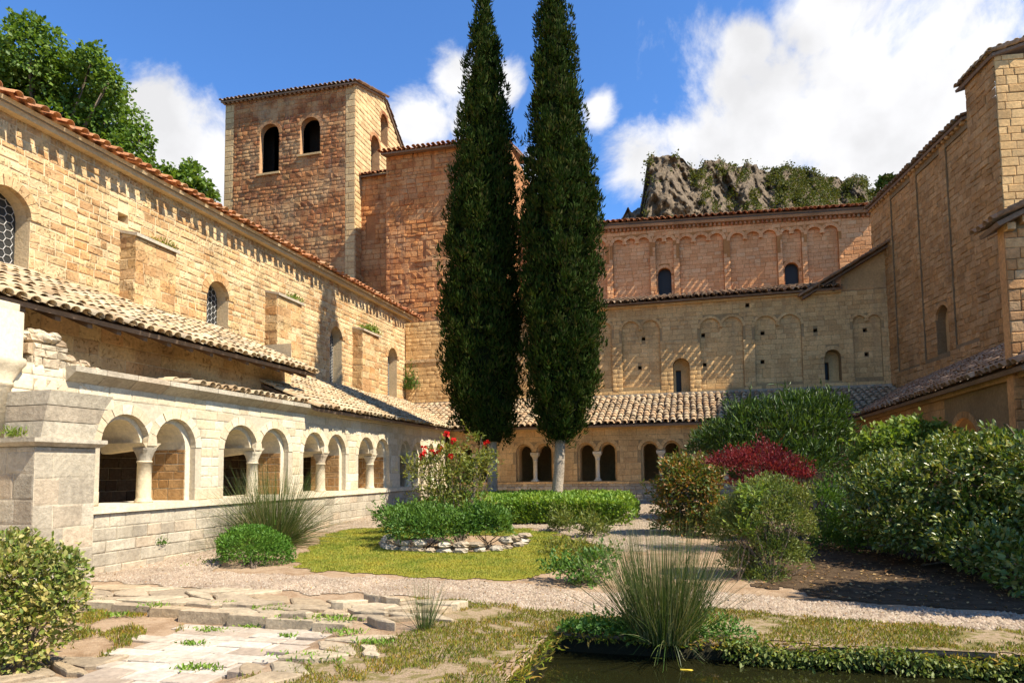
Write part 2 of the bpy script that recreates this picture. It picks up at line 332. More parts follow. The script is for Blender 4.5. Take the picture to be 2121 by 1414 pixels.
def masonry(fr, a, b, z0, top, ops, mat, parent, ch=.22, lr=(.28, .55), proud=.02, gap=.012, nobj=200, ring=.0, seed=0, name='stone', chv=.15, cut=None, avoid=CYP, rough=0):
    r = np.random.default_rng(seed); topf = top if callable(top) else (lambda u, T=top: T)
    zmax = max(topf(u) for u in np.linspace(a, b, 30)); z = z0; items = []
    while z < zmax-.04:
        h = ch*(1+(r.random()-.5)*2*chv); h = min(h, zmax-z) if zmax-z-h > .06 else zmax-z
        z1 = z+h; blocked = []
        for o in ops:
            fu = np.linspace(o.us[0], o.us[-1], 60); lo, hi = o.at(fu, o.lo), o.at(fu, o.hi)+ring
            m = (lo < z1-.01) & (hi > z+max(.01, min(.6*h, ring*.85)))
            if m.any(): blocked.append((fu[m].min()-(ring if (z1 > np.max(hi)-ring-(fu[-1]-fu[0])/2 and o.arcs) else 0), fu[m].max()+(ring if (z1 > np.max(hi)-ring-(fu[-1]-fu[0])/2 and o.arcs) else 0)))
        blocked.sort(); free, cur = [], a
        for p, q in blocked:
            if p > cur: free.append((cur, min(p, b)))
            cur = max(cur, q)
        if cur < b: free.append((cur, b))
        for p, q in free:
            u = p; first = True
            while u < q-.03:
                w = r.uniform(*lr)*(r.uniform(.4, 1) if first else 1); first = False
                if q-u-w < lr[0]*.5: w = q-u
                zt = z1
                if callable(top):
                    lim = min(topf(u), topf(u+w))
                    if lim < z1: zt = lim
                if zt-z > .05 and not (cut and cut(u+w/2, (z+zt)/2)):
                    ww, hh = max(w-gap, .03), max(zt-z-gap, .03)
                    items.append((fr.P(u+w/2, (z+zt)/2, -.004), fr.U, fr.N, ww, hh, proud*(.6+.8*r.random())+.004))
                u += w
        z = z1
    set_blocks(name, items, mat, parent, nobj, avoid, seed, rough); return items
def voussoirs(fr, op, mat, parent, ring=.2, proud=.02, n=11, depth=.1, span=(0., math.pi), name='voussoir'):
    for (c, zs, R) in op.arcs:
        rise = max(op.hi)-zs
        for k in range(n):
            t0 = span[0]+(span[1]-span[0])*k/n+.012; t1 = span[0]+(span[1]-span[0])*(k+1)/n-.012; V = []
            tt = np.linspace(t0, t1, 3)
            for d in (proud+rnd.uniform(-.004, .006), -depth):
                V += [fr.P(c+(R-.004)*math.cos(t), zs+(rise-.004)*math.sin(t), d) for t in tt]+[fr.P(c+(R+ring)*math.cos(t), zs+(rise+ring)*math.sin(t), d) for t in tt[::-1]]
            f = [(0, 5, 4, 1), (1, 4, 3, 2)]+[(i, (i+1) % 6, 6+(i+1) % 6, 6+i) for i in range(6)]
            mesh(name, V, f, mat, parent)
# tiles
def arc_tile(L=.44, r0=.105, r1=.085, th=.016, seg=6, up=True, lip=True):
    v, f = [], []; s = 1 if up else -1
    def row(y, r, z): 
        b = len(v)
        for k in range(seg+1):
            t = math.pi*k/seg; v.append((-r*math.cos(t), y, z+s*r*math.sin(t)*.85))
        return b
    a = row(0, r0, .028); b = row(L, r1, 0.0)
    for k in range(seg): f.append((a+k, a+k+1, b+k+1, b+k) if up else (a+k+1, a+k, b+k, b+k+1))
    if lip:
        c = row(0, r0-th, .028); d = row(.16, r0-th, .02)
        for k in range(seg): f.append((a+k+1, a+k, c+k, c+k+1)); f.append((c+k+1, c+k, d+k, d+k+1))
    return np.array(v), f
TILE = arc_tile(); CHAN = arc_tile(up=False, lip=False, r0=.09, r1=.105); TM = {}
def tmesh(mat):
    if mat.name not in TM:
        m = bpy.data.meshes.new('roof_tile'); m.from_pydata(TILE[0].tolist(), [], TILE[1]); m.materials.append(mat); m.polygons.foreach_set('use_smooth', [True]*len(m.polygons)); TM[mat.name] = m
    return TM[mat.name]
def bulk(base, mats, name, mat, parent, seed=0, kind='stuff', smooth=True):
    v0, f0 = base; n = len(mats)
    if n == 0: return
    V = np.concatenate([np.einsum('nij,kj->nki', mats[:, :, :3], v0)+mats[:, None, :, 3]], axis=0).reshape(-1, 3)
    f = np.array(f0)[None]+(np.arange(n)*len(v0))[:, None, None]; r = np.random.default_rng(seed).random(n)
    return mesh(name, V, f.reshape(-1, len(f0[0])), mat, parent, smooth, kind, np.repeat(r, len(f0)))
def roof(fr_o, A, S, length, slen, mat, parent, nobj=200, keep=None, sp=.235, ex=.34, seed=0, rows=None, bed=True, jit=.012, avoid=CYP, sheet=True, poly=None, over=0., bedmat=None):
    A = np.array(A, float); A /= np.linalg.norm(A); S = np.array(S, float); S /= np.linalg.norm(S); Nn = np.cross(A, S); O = np.array(fr_o, float)
    r = np.random.default_rng(seed); T, Ch = [], []
    nc = int(length/sp); nr = rows or int(slen/ex)
    for i in range(nc+1):
        for j in range(nr):
            for base, lst, du in ((0, T, 0.), (1, Ch, .5)):
                a = (i+du)*sp; s = j*ex-(.06 if base == 0 else .02)
                if keep and not keep(a, s+.2): continue
                ja, js, rot = r.normal(0, jit), r.normal(0, jit*1.5), r.normal(0, .03)
                X = A*math.cos(rot)+S*math.sin(rot); Y = S*math.cos(rot)-A*math.sin(rot)
                if j == 0: js += r.normal(0, .015)-(over if base == 0 else over*.35)
                p = O+A*(a+ja)+S*(s+js)+Nn*((.06 if base == 0 else .1)+r.normal(0, .006))
                lst.append(np.column_stack([X, Y, Nn, p]))
    T = np.array(T); Ch = np.array(Ch)
    if len(T):
        sel = pick_biggest(T[:, :, 3], np.ones(len(T)), nobj, avoid); ms = np.ones(len(T), bool); ms[sel] = False; tm = tmesh(mat)
        for k in sel:
            o = bpy.data.objects.new('roof_tile', tm); COL.objects.link(o); par(o, parent); q = T[k]
            o.matrix_basis = Matrix([list(q[0]), list(q[1]), list(q[2]), [0, 0, 0, 1]])
        if ms.any(): bulk(TILE, T[ms], 'roof_tile_rows', mat, parent, seed)
    if len(Ch): bulk(CHAN, Ch, 'channel_tile_rows', mat, parent, seed+3)
    if sheet:
        pts = poly or [(0, -.02), (length, -.02), (length, slen), (0, slen)]
        lo = [O+A*a+S*s-Nn*.08 for a, s in pts]; hi = [O+A*a+S*s for a, s in pts]; n = len(pts)
        mesh('roof_bed', lo+hi, [list(range(n))[::-1], list(range(n, 2*n))]+[[i, (i+1) % n, n+(i+1) % n, n+i] for i in range(n)], bedmat or M_BED, parent)
# ------------------------------------------------------------------ ground shape
PX0, PY1, WATER = -1.46, 6.86, -.17            # pond: left edge x, far edge y, water level
def gz(x, y):
    x, y = np.asarray(x, float), np.asarray(y, float)
    z = np.clip(.03*(y-9.5), 0, .45)
    z = z+.02*np.sin(x*1.7+y*.6)*np.sin(y*1.3-x*.4)
    step = np.clip((7.35-.12*(x+8)-y)/.15, 0, 1)*np.clip((-3.6-x)/.3, 0, 1)       # the paved court lies a step lower
    z = z-.10*step
    inside = np.minimum(x-PX0, PY1-y); z = np.where(inside > 0, np.maximum(z-inside*12, -.9), z)
    return z
def gnd(x, y):
    z = 0.
    for _ in range(25):
        P = onz(x, y, z); z = float(np.clip(.03*(P[1]-9.5), 0, .45))
    return np.array([P[0], P[1], float(gz(P[0], P[1]))])
# ================================================================== LARGE STRUCTURE: the abbey
XA, XN, YB, YN = -9.8, -13.25, 26.1, 29.6
def clad_box(name, lo, hi, mat, mort, parent, faces=('+x', '-y'), ch=.25, lr=(.3, .55), nobj=60, seed=0, proud=.02, capslope=0., rough=0):
    mb = MB(); (a, b, c), (d, e, g) = lo, hi
    mb.add([(a, b, c), (d, b, c), (d, e, c), (a, e, c), (a, b, g+capslope), (d, b, g), (d, e, g), (a, e, g+capslope)], [(3, 2, 1, 0), (4, 5, 6, 7), (0, 1, 5, 4), (1, 2, 6, 5), (2, 3, 7, 6), (3, 0, 4, 7)])
    o = mb.obj(name, mort, parent)
    if '+x' in faces: masonry(Fr((d, 0, 0), (0, 1, 0), (1, 0, 0)), b, e, c, g, [], mat, o, ch, lr, proud, nobj=nobj, seed=seed, rough=rough)
    if '-y' in faces: masonry(Fr((0, b, 0), (1, 0, 0), (0, -1, 0)), a, d, c, g, [], mat, o, ch, lr, proud, nobj=nobj, seed=seed+1, rough=rough)
    if '-x' in faces: masonry(Fr((a, 0, 0), (0, -1, 0), (-1, 0, 0)), -e, -b, c, g, [], mat, o, ch, lr, proud, nobj=nobj, seed=seed+2)
    return o
def hexcames(fr, op, d, parent, s=.1):
    mb = MB(); u0, u1 = op.us[0], op.us[-1]; z0, z1 = min(op.lo), max(op.hi); h = s*math.sqrt(3)
    def seg(p, q):
        m = ((p[0]+q[0])/2, (p[1]+q[1])/2)
        if u0 < m[0] < u1 and z0 < m[1] < op.at(m[0], op.hi): mb.tube([fr.P(*p, d), fr.P(*q, d)], [.009]*2, 4, False)
    for i in range(-1, int((u1-u0)/(1.5*s))+2):
        for j in range(-1, int((z1-z0)/h)+2):
            cx, cz = u0+i*1.5*s, z0+j*h+(h/2 if i % 2 else 0)
            P = [(cx+s*math.cos(k*math.pi/3), cz+s*math.sin(k*math.pi/3)) for k in range(6)]
            for k in range(3): seg(P[k], P[k+1])
    if mb.v: mb.obj('lead_came', M_LEAD, parent)
def glazing(fr, op, d, parent, hexs=0, bars=0, name='window'):
    n = len(op.us); V = [fr.P(op.us[i], op.lo[i], d) for i in range(n)]+[fr.P(op.us[i], op.hi[i], d) for i in range(n-1, -1, -1)]
    V = [V[i] for i in range(len(V))]
    w = mesh(name, V, [list(range(len(V)))], M_GLASS, parent)
    if hexs: hexcames(fr, op, d+.012, w, hexs)
    if bars:
        mb = MB(); u0, u1, z0, z1 = op.us[0], op.us[-1], min(op.lo), max(op.hi); m = (u0+u1)/2
        mb.tube([fr.P(m, z0, d+.02), fr.P(m, z1, d+.02)], [.012]*2, 5)
        for k in range(1, bars): z = z0+(z1-z0)*k/bars; mb.tube([fr.P(u0, z, d+.02), fr.P(u1, z, d+.02)], [.01]*2, 5)
        mb.obj('window_bar', M_IRON, w)
    return w
# ---------------------------------------------------------------- left wing (church-side wing with deep eave)
wing = root('monastery_wing', 'long sunlit travertine wing with red tile eave and buttresses, on the left', 'building', (XN-3, 16, 0))
FN = Fr((XN, 0, 0), (0, 1, 0), (1, 0, 0))
def o_px(fr, x0, x1, yt, yb, xm=None, w=None):
    xm = xm or (x0+x1)/2; a, b = fr.px(x0, (yt+yb)/2)[0], fr.px(x1, (yt+yb)/2)[0]
    if w: a = b-w
    return op_arch(a, b, fr.px(xm, yb)[1], fr.px(xm, yt)[1])
nops = [o_px(FN, 0, 62, 390, 562, 25, 1.05), o_px(FN, 428, 473, 582, 690, 450), o_px(FN, 683, 708, 676, 795), o_px(FN, 803, 822, 720, 826)]
nops += [op_rect(12.9, 13.2, 7.78, 8.0)]
w = wall('wing_wall', FN, 1.5, 30.15, 0, 9.15, nops, M_NAVM, wing, reveal=.42)
masonry(FN, 3, 30.15, 4.7, 9.15, nops, M_NAV, w, .2, (.16, .48), .014, .03, 300, ring=.2, seed=11, chv=.35, rough=1)
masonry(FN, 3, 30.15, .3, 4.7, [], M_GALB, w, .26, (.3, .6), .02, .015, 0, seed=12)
for k, o in enumerate(nops[:4]):
    voussoirs(FN, o, M_NAV, w, .22, .035, 11)
    glazing(FN, o, -.4, wing, hexs=.1 if k < 2 else .07)
mesh('hole_back', [FN.P(12.9, 7.78, -.3), FN.P(13.2, 7.78, -.3), FN.P(13.2, 8., -.3), FN.P(12.9, 8., -.3)], [(0, 1, 2, 3)], M_DARK, wing)
for k, (a, b) in enumerate(((13.0, 14.3), (18.72, 20.1), (24.5, 25.95))):
    bo = clad_box('buttress', (XN-.02, a, 4.2), (-12.8, b, 7.38), M_NAV, M_NAVM, wing, nobj=40, seed=20+k, capslope=.12, rough=1, proud=.012)
    mb = MB(); mb.add([(XN, a-.05, 7.50), (-12.72, a-.05, 7.37), (-12.72, b+.05, 7.35), (XN, b+.05, 7.50), (XN, a-.05, 7.57), (-12.72, a-.05, 7.45), (-12.72, b+.05, 7.43), (XN, b+.05, 7.58)], [(3, 2, 1, 0), (4, 5, 6, 7), (0, 1, 5, 4), (1, 2, 6, 5), (2, 3, 7, 6), (3, 0, 4, 7)]); mb.obj('cap_slab', M_BASE, bo)
roof((-12.95, 3, 9.17), (0, 1, 0), (-1, 0, .42), 27.4, 5, M_TILER, wing, 120, seed=31, sp=.31, jit=.02, over=.22, bedmat=M_NAVM)
mb = MB(); mb.box((XN-.01, 3, 8.98), (-13.05, 30.2, 9.09)); mb.obj('eave_course', M_NAVM, wing)
mb = MB(); mb.box((-18, 30.1, 0), (XN-.05, 30.2, 9.2)); mb.obj('end_wall', M_NAVM, wing)
# ---------------------------------------------------------------- left cloister gallery
gal = root('cloister_gallery', 'pale limestone cloister gallery with paired round arches along the left side', 'gallery', (XA-1, 16, 0))
FA_ = Fr((XA, 0, 0), (0, 1, 0), (1, 0, 0)); SILL, ATOP = 1.14, 2.75
pairs = [(5.0, 7.0), (9.31, 11.6), (12.46, 14.86), (15.53, 17.74), (18.5, 20.64), (21.48, 23.5), (24.0, 25.4)]
GAP = .10
o1 = [op_multi(a, b, SILL, ATOP, 2, GAP, drop=.56) for a, b in pairs]
for o in o1:     # below the springing the two lights are one opening with a column in it
    pass
w = wall('arcade_wall', FA_, 3, 25.9, -.1, 3.4, o1, M_ARCM, gal, reveal=.13)
masonry(FA_, 3, 25.9, SILL, 3.38, o1, M_ARC, w, .215, (.3, .62), .012, .008, 300, ring=.17, seed=41, avoid=CYP+[(0, 0, 200, 1414)])
masonry(FA_, 3, 25.9, -.1, SILL-.13, [], M_BASE, w, .2, (.3, .66), .014, .01, 220, seed=42, avoid=CYP+[(0, 0, 195, 1414)])
for a, b in pairs[1:]: pass
mb = MB(); mb.box((XA-.5, 3, SILL-.13), (XA+.07, 25.9, SILL-.004)); mb.obj('sill_course', M_ARC, gal)
FI = FA_.off(-.13); o2 = [op_multi(a+.1, b-.13, SILL, ATOP-.09, 2, GAP+.12, drop=.5) for a, b in pairs]
w2 = wall('inner_order', FI, 3, 25.9, SILL-.05, 3.3, o2, M_ARC, gal, reveal=.92)
fo = FI.off(-.92); wall('inner_face', fo, 3, 25.9, -.1, 3.3, o2, M_TRN, gal, reveal=.01)
for k, (o, (a, b)) in enumerate(zip(o1, pairs)):
    if k > 0: voussoirs(FA_, o, M_ARC, w, .17, .014, 9)
    # jamb facing the camera, laid in visible courses
    if 0 < k < 5:
        fj = Fr((0, b-.13, 0), (1, 0, 0), (0, -1, 0)); masonry(fj, XA-1.05, XA-.14, SILL, 2.16, [], M_TRN if k else M_ARC, w2, .19, (.2, .42), .01, .012, 60, seed=50+k, chv=.3)
    c = (a+b)/2; xc = XA-.16
    col = MB(); col.lathe((xc, c, SILL), [(.15, 0), (.15, .03), (.142, .04), (.145, .06), (.136, .08), (.132, .1), (.128, .45), (.12, .74), (.134, .745), (.136, .775), (.12, .78)], 20, [.3, .3, .2, 0, 0, 0, 0, 0, 0, 0, 0])
    co = tag(col.obj('column', M_ARC, gal, True), 'single round limestone column between paired arches')
    cap = MB(); cap.lathe((xc, c, SILL+.78), [(.12, 0), (.128, .06), (.145, .14), (.162, .2), (.168, .24)], 20, [0, .1, .4, .8, .95]); cap.obj('capital', M_BASE if k % 2 else M_ARC, co)
    mb = MB(); z0, z1 = SILL+1.02, 2.25     # long impost carrying the wall above the column
    mb.add([(xc+.15, c-.13, z0), (xc+.15, c+.13, z0), (xc+.17, c+.22, z1), (xc+.17, c-.22, z1), (XA-1.04, c-.11, z0-.1), (XA-1.04, c+.11, z0-.1), (XA-1.04, c+.22, z1), (XA-1.04, c-.22, z1)], [(0, 1, 2, 3), (5, 4, 7, 6), (0, 4, 5, 1), (1, 5, 6, 2), (4, 0, 3, 7), (3, 2, 6, 7)]); mb.obj('impost', M_ARC, co)
# cornice of slanted slabs
y = 8.6; k = 0
while y < 17.0:
    l = rnd.uniform(.5, .85); e = min(y+l, 17.1)
    mb = MB(); mb.add([(XA-.02, y+.006, 3.16), (XA-.02, e-.006, 3.16), (XA+.22, e-.006, 3.34), (XA+.22, y+.006, 3.34), (XA-.02, y+.006, 3.43), (XA-.02, e-.006, 3.43), (XA+.22, e-.006, 3.43), (XA+.22, y+.006, 3.43)], [(0, 1, 2, 3)[::-1], (4, 5, 6, 7)[::-1], (3, 2, 6, 7), (0, 3, 7, 4), (2, 1, 5, 6)])
    mb.obj('cornice_slab', M_BASE, gal); y = e
mb = MB(); mb.box((XA-.3, 17.1, 3.22), (XA+.12, 25.8, 3.33)); mb.obj('wall_plate', M_ARC, gal)
# floor and ceiling of the walk
mb = MB(); mb.box((XN+.02, 3, .2), (XA-1.0, 29.5, .42)); mb.obj('walk_floor', M_TRN, gal)
# tile roof over the far half
dz = 1.66; hyp = math.hypot(3.9, dz)
def keepL(a, s): return a+15.6 <= 25.75+s*3.9/hyp and s*3.9/hyp < 3.85
roof((XA+.33, 15.6, 3.34), (0, 1, 0), (-3.9, 0, dz), 13.9, hyp, M_TILE2, gal, 300, keepL, seed=61, over=.05, poly=[(0, -.02), (10.1, -.02), (14.0, hyp), (0, hyp)])
mb = MB(); mb.box((XN+.0, 15.6, 4.96), (XN+.10, 29.55, 5.07)); mb.obj('lead_flashing', M_BASE, gal)
# upper storey over the near half, with its own eave
XW = -11.15; FS = Fr((XW, 0, 0), (0, 1, 0), (1, 0, 0))
w = wall('upper_storey_wall', FS, 3, 17.0, 3.3, 4.7, [], M_NAVM, gal); masonry(FS, 3, 17.0, 3.35, 4.62, [], M_NAV, w, .32, (.45, .95), .012, .01, 90, seed=71)
FSe = Fr((0, 17.0, 0), (-1, 0, 0), (0, 1, 0)); wall('upper_storey_end', FSe, -XW, 13.25, 3.3, 5.4, [], M_NAVM, gal)
mb = MB(); mb.box((XN, 3, 3.24), (XW+.1, 17, 3.34)); mb.obj('upper_floor', M_BED, gal)
XE = -10.1; ZE = float(onx(330, 690, XE)[2])-.04; sl_ = (-(XE-XN), 0, 5.8-ZE); roof((XE, 3, ZE), (0, 1, 0), sl_, 13.6, math.hypot(XE-XN, 5.8-ZE), M_TILE2, gal, 300, seed=72, jit=.014, over=.08)
mb = MB(); mb.box((XN, 3, 5.78), (XN+.09, 14.9, 5.9)); mb.obj('flashing', M_NAVM, gal)
mb = MB()
for q in np.arange(5, 16.4, .62): mb.add([(XW, q, ZE+.25), (XE-.08, q, ZE-.16), (XE-.08, q+.1, ZE-.16), (XW, q+.1, ZE+.25), (XW, q, ZE+.38), (XE-.08, q, ZE-.05), (XE-.08, q+.1, ZE-.05), (XW, q+.1, ZE+.38)], [(0, 3, 2, 1), (0, 1, 5, 4), (1, 2, 6, 5), (2, 3, 7, 6)])
mb.obj('rafter_end', M_WOOD, gal, kind='stuff')
roof((XA+.12, 11.6, 3.40), (0, 1, 0), (-1.1, 0, .16), 5.3, 1.1, M_TILE2, gal, 90, seed=73, rows=3); mb = MB(); mb.box((XW, 8.6, 3.3), (XA-.02, 17.0, 3.42)); mb.obj('terrace_slab', M_BASE, gal)
# ---------------------------------------------------------------- foreground buttress with broken springer
bt = root('stone_buttress', 'grey stone buttress with moulded ledge and broken springer, left foreground', 'buttress', (-9.3, 8, 0))
clad_box('buttress_shaft', (XA-.02, 7.47, -.1), (-9.0, 8.47, 2.08), M_BASE, M_ARCM, bt, ch=.34, lr=(.4, .8), nobj=60, seed=81, proud=.008)
mb = MB(); mb.add([(XA, 7.42, 2.08), (-8.95, 7.42, 2.08), (-8.95, 8.5, 2.08), (XA, 8.5, 2.08), (XA, 7.36, 2.14), (-8.88, 7.36, 2.14), (-8.88, 8.58, 2.14), (XA, 8.58, 2.14), (XA, 7.36, 2.2), (-8.88, 7.36, 2.2), (-8.88, 8.58, 2.2), (XA, 8.58, 2.2)], [(0, 1, 5, 4), (1, 2, 6, 5), (2, 3, 7, 6), (4, 5, 9, 8), (5, 6, 10, 9), (6, 7, 11, 10), (8, 9, 10, 11)]); mb.obj('ledge', M_BASE, bt)
zs = [(2.2, 7.56, 8.45, -9.02), (2.45, 7.57, 8.5, -8.98), (2.68, 7.58, 8.56, -8.94), (2.9, 7.6, 8.68, -8.9)]
for (za, a0, b0, x0), (zb, a1, b1, x1) in zip(zs[:-1], zs[1:]):
    mb = MB(); g = .006
    mb.add([(XA, a0, za+g), (x0, a0, za+g), (x0, b0, za+g), (XA, b0, za+g), (XA, a1, zb-g), (x1, a1, zb-g), (x1, b1, zb-g), (XA, b1, zb-g)], [(3, 2, 1, 0), (4, 5, 6, 7), (0, 1, 5, 4), (1, 2, 6, 5), (2, 3, 7, 6), (3, 0, 4, 7)]); mb.obj('springer_stone', M_BASE, bt)
def rock(c, r, mat, parent, name='rubble_stone', seed=0, flatz=.7, kind=None):
    q = np.random.default_rng(seed); n, m = 7, 5; v = []
    for j in range(m+1):
        ph = math.pi*j/m
        for i in range(n):
            t = 2*math.pi*i/n+.3*j; k = .8+.35*q.random()
            v.append((c[0]+r[0]*k*math.sin(ph)*math.cos(t), c[1]+r[1]*k*math.sin(ph)*math.sin(t), c[2]+r[2]*(.8+.3*q.random())*math.cos(ph)))
    f = [[j*n+i, (j+1)*n+i, (j+1)*n+(i+1) % n, j*n+(i+1) % n] for j in range(m) for i in range(n)]
    return mesh(name, v, f, mat, parent)
# ruined wall end above the buttress, beside a post
rw = root('ruined_pier', 'broken rubble wall end with half column above the foreground buttress', 'ruin', (-9.9, 8, 2.2))
clad_box('wall_stub', (-10.6, 6.6, 2.3), (-9.98, 7.95, 4.3), M_ARC, M_ARCM, rw, ch=.26, lr=(.3, .5), nobj=20, seed=88, proud=.01)
mb = MB(); mb.lathe((-9.9, 7.55, 2.2), [(.2, 0), (.2, .78), (.225, .8), (.225, .83), (.21, .86), (.27, 1.05), (.3, 1.12), (.3, 1.2), (.26, 1.22), (.26, 1.9)], 20, [0, 0, 0, 0, 0, .7, 1, 1, 1, 1]); mb.obj('half_column', M_ARC, rw, True)
clad_box('wall_end', (-10.5, 8.06, 2.9), (XA-.02, 8.62, 3.72), M_RUB, M_ARCM, rw, ch=.15, lr=(.14, .34), nobj=40, seed=91, proud=.03, rough=1)
clad_box('wall_end', (-10.5, 8.62, 2.9), (XA-.04, 9.0, 3.5), M_RUB, M_ARCM, rw, ch=.15, lr=(.14, .34), nobj=40, seed=93, proud=.03, rough=1)
clad_box('wall_end', (-10.5, 9.0, 2.9), (XA-.03, 9.5, 3.36), M_RUB, M_ARCM, rw, ch=.15, lr=(.14, .34), nobj=40, seed=95, proud=.03, rough=1)
k = 0
for yy, top in ((8.1, 3.74), (8.25, 3.78), (8.42, 3.8), (8.56, 3.72), (8.7, 3.52), (8.85, 3.5), (9.0, 3.48), (9.15, 3.38), (9.4, 3.36)):
    for q_ in range(2): h = rnd.uniform(.06, .11); rock((XA-.12-.2*q_+rnd.uniform(-.05, .05), yy+rnd.uniform(-.05, .05), top+h*.5+q_*.06), (.13, rnd.uniform(.09, .15), h), M_RUB, rw, seed=900+k); k += 1
# ---------------------------------------------------------------- bell tower
tow = root('bell_tower', 'tall square brown stone bell tower with arched openings and tile roof', 'tower', (-22.3, 36.5, 0))
FT = Fr((0, 33.5, 0), (1, 0, 0), (0, -1, 0)); TX0, TX1 = -26.65, -18.0
tops = [o_px(FT, 538, 578, 257, 359), o_px(FT, 622, 663, 243, 319)]
def ttop(u): return 23.95+(u-TX0)/(TX1-TX0)*(-.25)
w = wall('tower_front', FT, TX0, TX1, 6, ttop, tops, M_TOWM, tow, reveal=.35)
masonry(FT, TX0+.62, TX1-.62, 9.5, ttop, tops, M_TOW, w, .26, (.22, .52), .026, .028, 300, ring=.18, seed=101, chv=.28, rough=1)
for s in (0, 1):
    z = 9.5; i = 0; items = []
    while z < 23.65:
        h = rnd.uniform(.3, .42); l = .6 if (i+s) % 2 else .42
        c = TX0+l/2 if s == 0 else TX1-l/2; items.append((FT.P(c, z+h/2, -.004), FT.U, FT.N, l-.02, h-.025, .035))
        if l < .6:
            c2 = TX0+l+(.62-l)/2 if s == 0 else TX1-l-(.62-l)/2; items.append((FT.P(c2, z+h/2, -.004), FT.U, FT.N, .62-l-.02, h-.025, .03))
        z += h; i += 1
    set_blocks('quoin', items, M_QUO, w, 70, seed=104+s)
for o in tops:
    voussoirs(FT, o, M_TOW, w, .2, .035, 9); a, b = o.us[0], o.us[-1]
    mb = MB(); mb.box((a-.12, 33.36, min(o.lo)-.12), (b+.12, 33.7, min(o.lo)-.005)); mb.obj('sill', M_QUO, w)
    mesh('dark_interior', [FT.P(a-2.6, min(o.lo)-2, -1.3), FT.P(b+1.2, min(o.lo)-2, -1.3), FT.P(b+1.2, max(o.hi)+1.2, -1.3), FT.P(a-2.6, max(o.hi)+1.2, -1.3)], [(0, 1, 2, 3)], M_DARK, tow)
FTs = Fr((TX1, 0, 0), (0, 1, 0), (1, 0, 0))
def gtop(u): return float(np.interp(u, [33.5, 37.23, 39.9], [23.7, 24.86, 22.7]))
sops = [o_px(FTs, 768, 786, 282, 366), o_px(FTs, 788, 803, 238, 300)]
w = wall('tower_side', FTs, 33.5, 39.9, 6, gtop, sops, M_TOWM, tow, reveal=.5)
masonry(FTs, 33.5, 39.9, 9.5, gtop, sops, M_QUO, w, .31, (.3, .65), .03, .025, 140, ring=.16, seed=103)
for o in sops:
    voussoirs(FTs, o, M_TOW, w, .18, .035, 7); a, b = o.us[0], o.us[-1]
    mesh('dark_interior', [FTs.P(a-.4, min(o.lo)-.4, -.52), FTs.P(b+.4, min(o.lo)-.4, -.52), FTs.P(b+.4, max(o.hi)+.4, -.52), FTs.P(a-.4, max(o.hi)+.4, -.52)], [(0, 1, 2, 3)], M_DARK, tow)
mb = MB(); mb.add([(TX0, 39.9, 6), (TX1, 39.9, 6), (TX1, 39.9, 22.7), (TX0, 39.9, 22.7), (TX0, 33.5, 6), (TX0, 33.5, 23.9), (TX0, 37.2, 25)], [(0, 3, 2, 1), (4, 0, 3, 6, 5)][0:2]); mb.obj('tower_back', M_TOWM, tow)
roof((TX0-.15, 33.25, 23.93), (TX1+.1-TX0+.15, 0, -.25), (0, 4.0, 1.2), TX1-TX0+.3, 4.1, M_TILEB, tow, 60, seed=105, sp=.27)
roof((TX1+.12, 40.2, 22.45), (-1, 0, .02), (0, -3.1, 2.3), TX1-TX0+.3, 3.75, M_TILEB, tow, 0, seed=106, sp=.27)
mb = MB()
for q in np.arange(TX0-.05, TX1, .3): mb.box((q, 33.3, ttop(q)-.16), (q+.14, 33.49, ttop(q)-.06))
mb.obj('eave_bracket', M_TILEB, tow, kind='stuff')
# ---------------------------------------------------------------- gate block beside the tower
gb = root('gate_block', 'tall orange stone block with slit windows between tower and cypresses', 'building', (-12, 33, 0))
FC = Fr((0, 31.5, 0), (1, 0, 0), (0, -1, 0)); CU0, CU1 = -15.13, -8.6
def r_px(fr, xc, yc, w, h): u, z = fr.px(xc, yc); s = np.linalg.norm(fr.P(u, z)-CAM)/F; return op_rect(u-w*s/2, u+w*s/2, z-h*s/2, z+h*s/2)
cops = [r_px(FC, 897, 332, 6, 26), r_px(FC, 879, 517, 7, 27), r_px(FC, 832, 456, 7, 9), r_px(FC, 920, 447, 7, 10), r_px(FC, 836, 583, 7, 9), r_px(FC, 856, 320, 3, 14)]
w = wall('gate_front', FC, CU0, CU1, 3, 18.1, cops, M_GATM, gb, reveal=.5)
masonry(FC, CU0, CU1, 5, 18.1, cops, M_GAT, w, .25, (.24, .56), .026, .022, 290, seed=111, chv=.3, rough=1)
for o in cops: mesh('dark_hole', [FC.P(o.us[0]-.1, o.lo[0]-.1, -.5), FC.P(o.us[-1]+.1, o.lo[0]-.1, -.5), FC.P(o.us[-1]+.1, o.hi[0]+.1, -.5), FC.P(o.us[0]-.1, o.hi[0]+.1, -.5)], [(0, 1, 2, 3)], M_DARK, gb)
u, z = FC.px(878, 540); mb = MB(); mb.box((u-.5, 31.4, z-.05), (u+.5, 31.52, z+.05)); mb.obj('string_stone', M_GAT, w)
mb = MB(); mb.box((CU0+.02, 31.52, 3), (CU1-.02, 38, 18.05)); mb.obj('gate_body', M_GATM, gb)
roof((CU0-.1, 31.05, 18.12), (1, 0, -.02), (0, 5, 1.0), CU1-CU0+.2, 5, M_TILER, gb, 40, seed=112, sp=.27, over=.15)
FR_ = Fr((0, 34.2, 0), (1, 0, 0), (0, -1, 0)); zt = FR_.px(770, 364)[1]
rops = [r_px(FR_, 768, 470, 20, 46)]
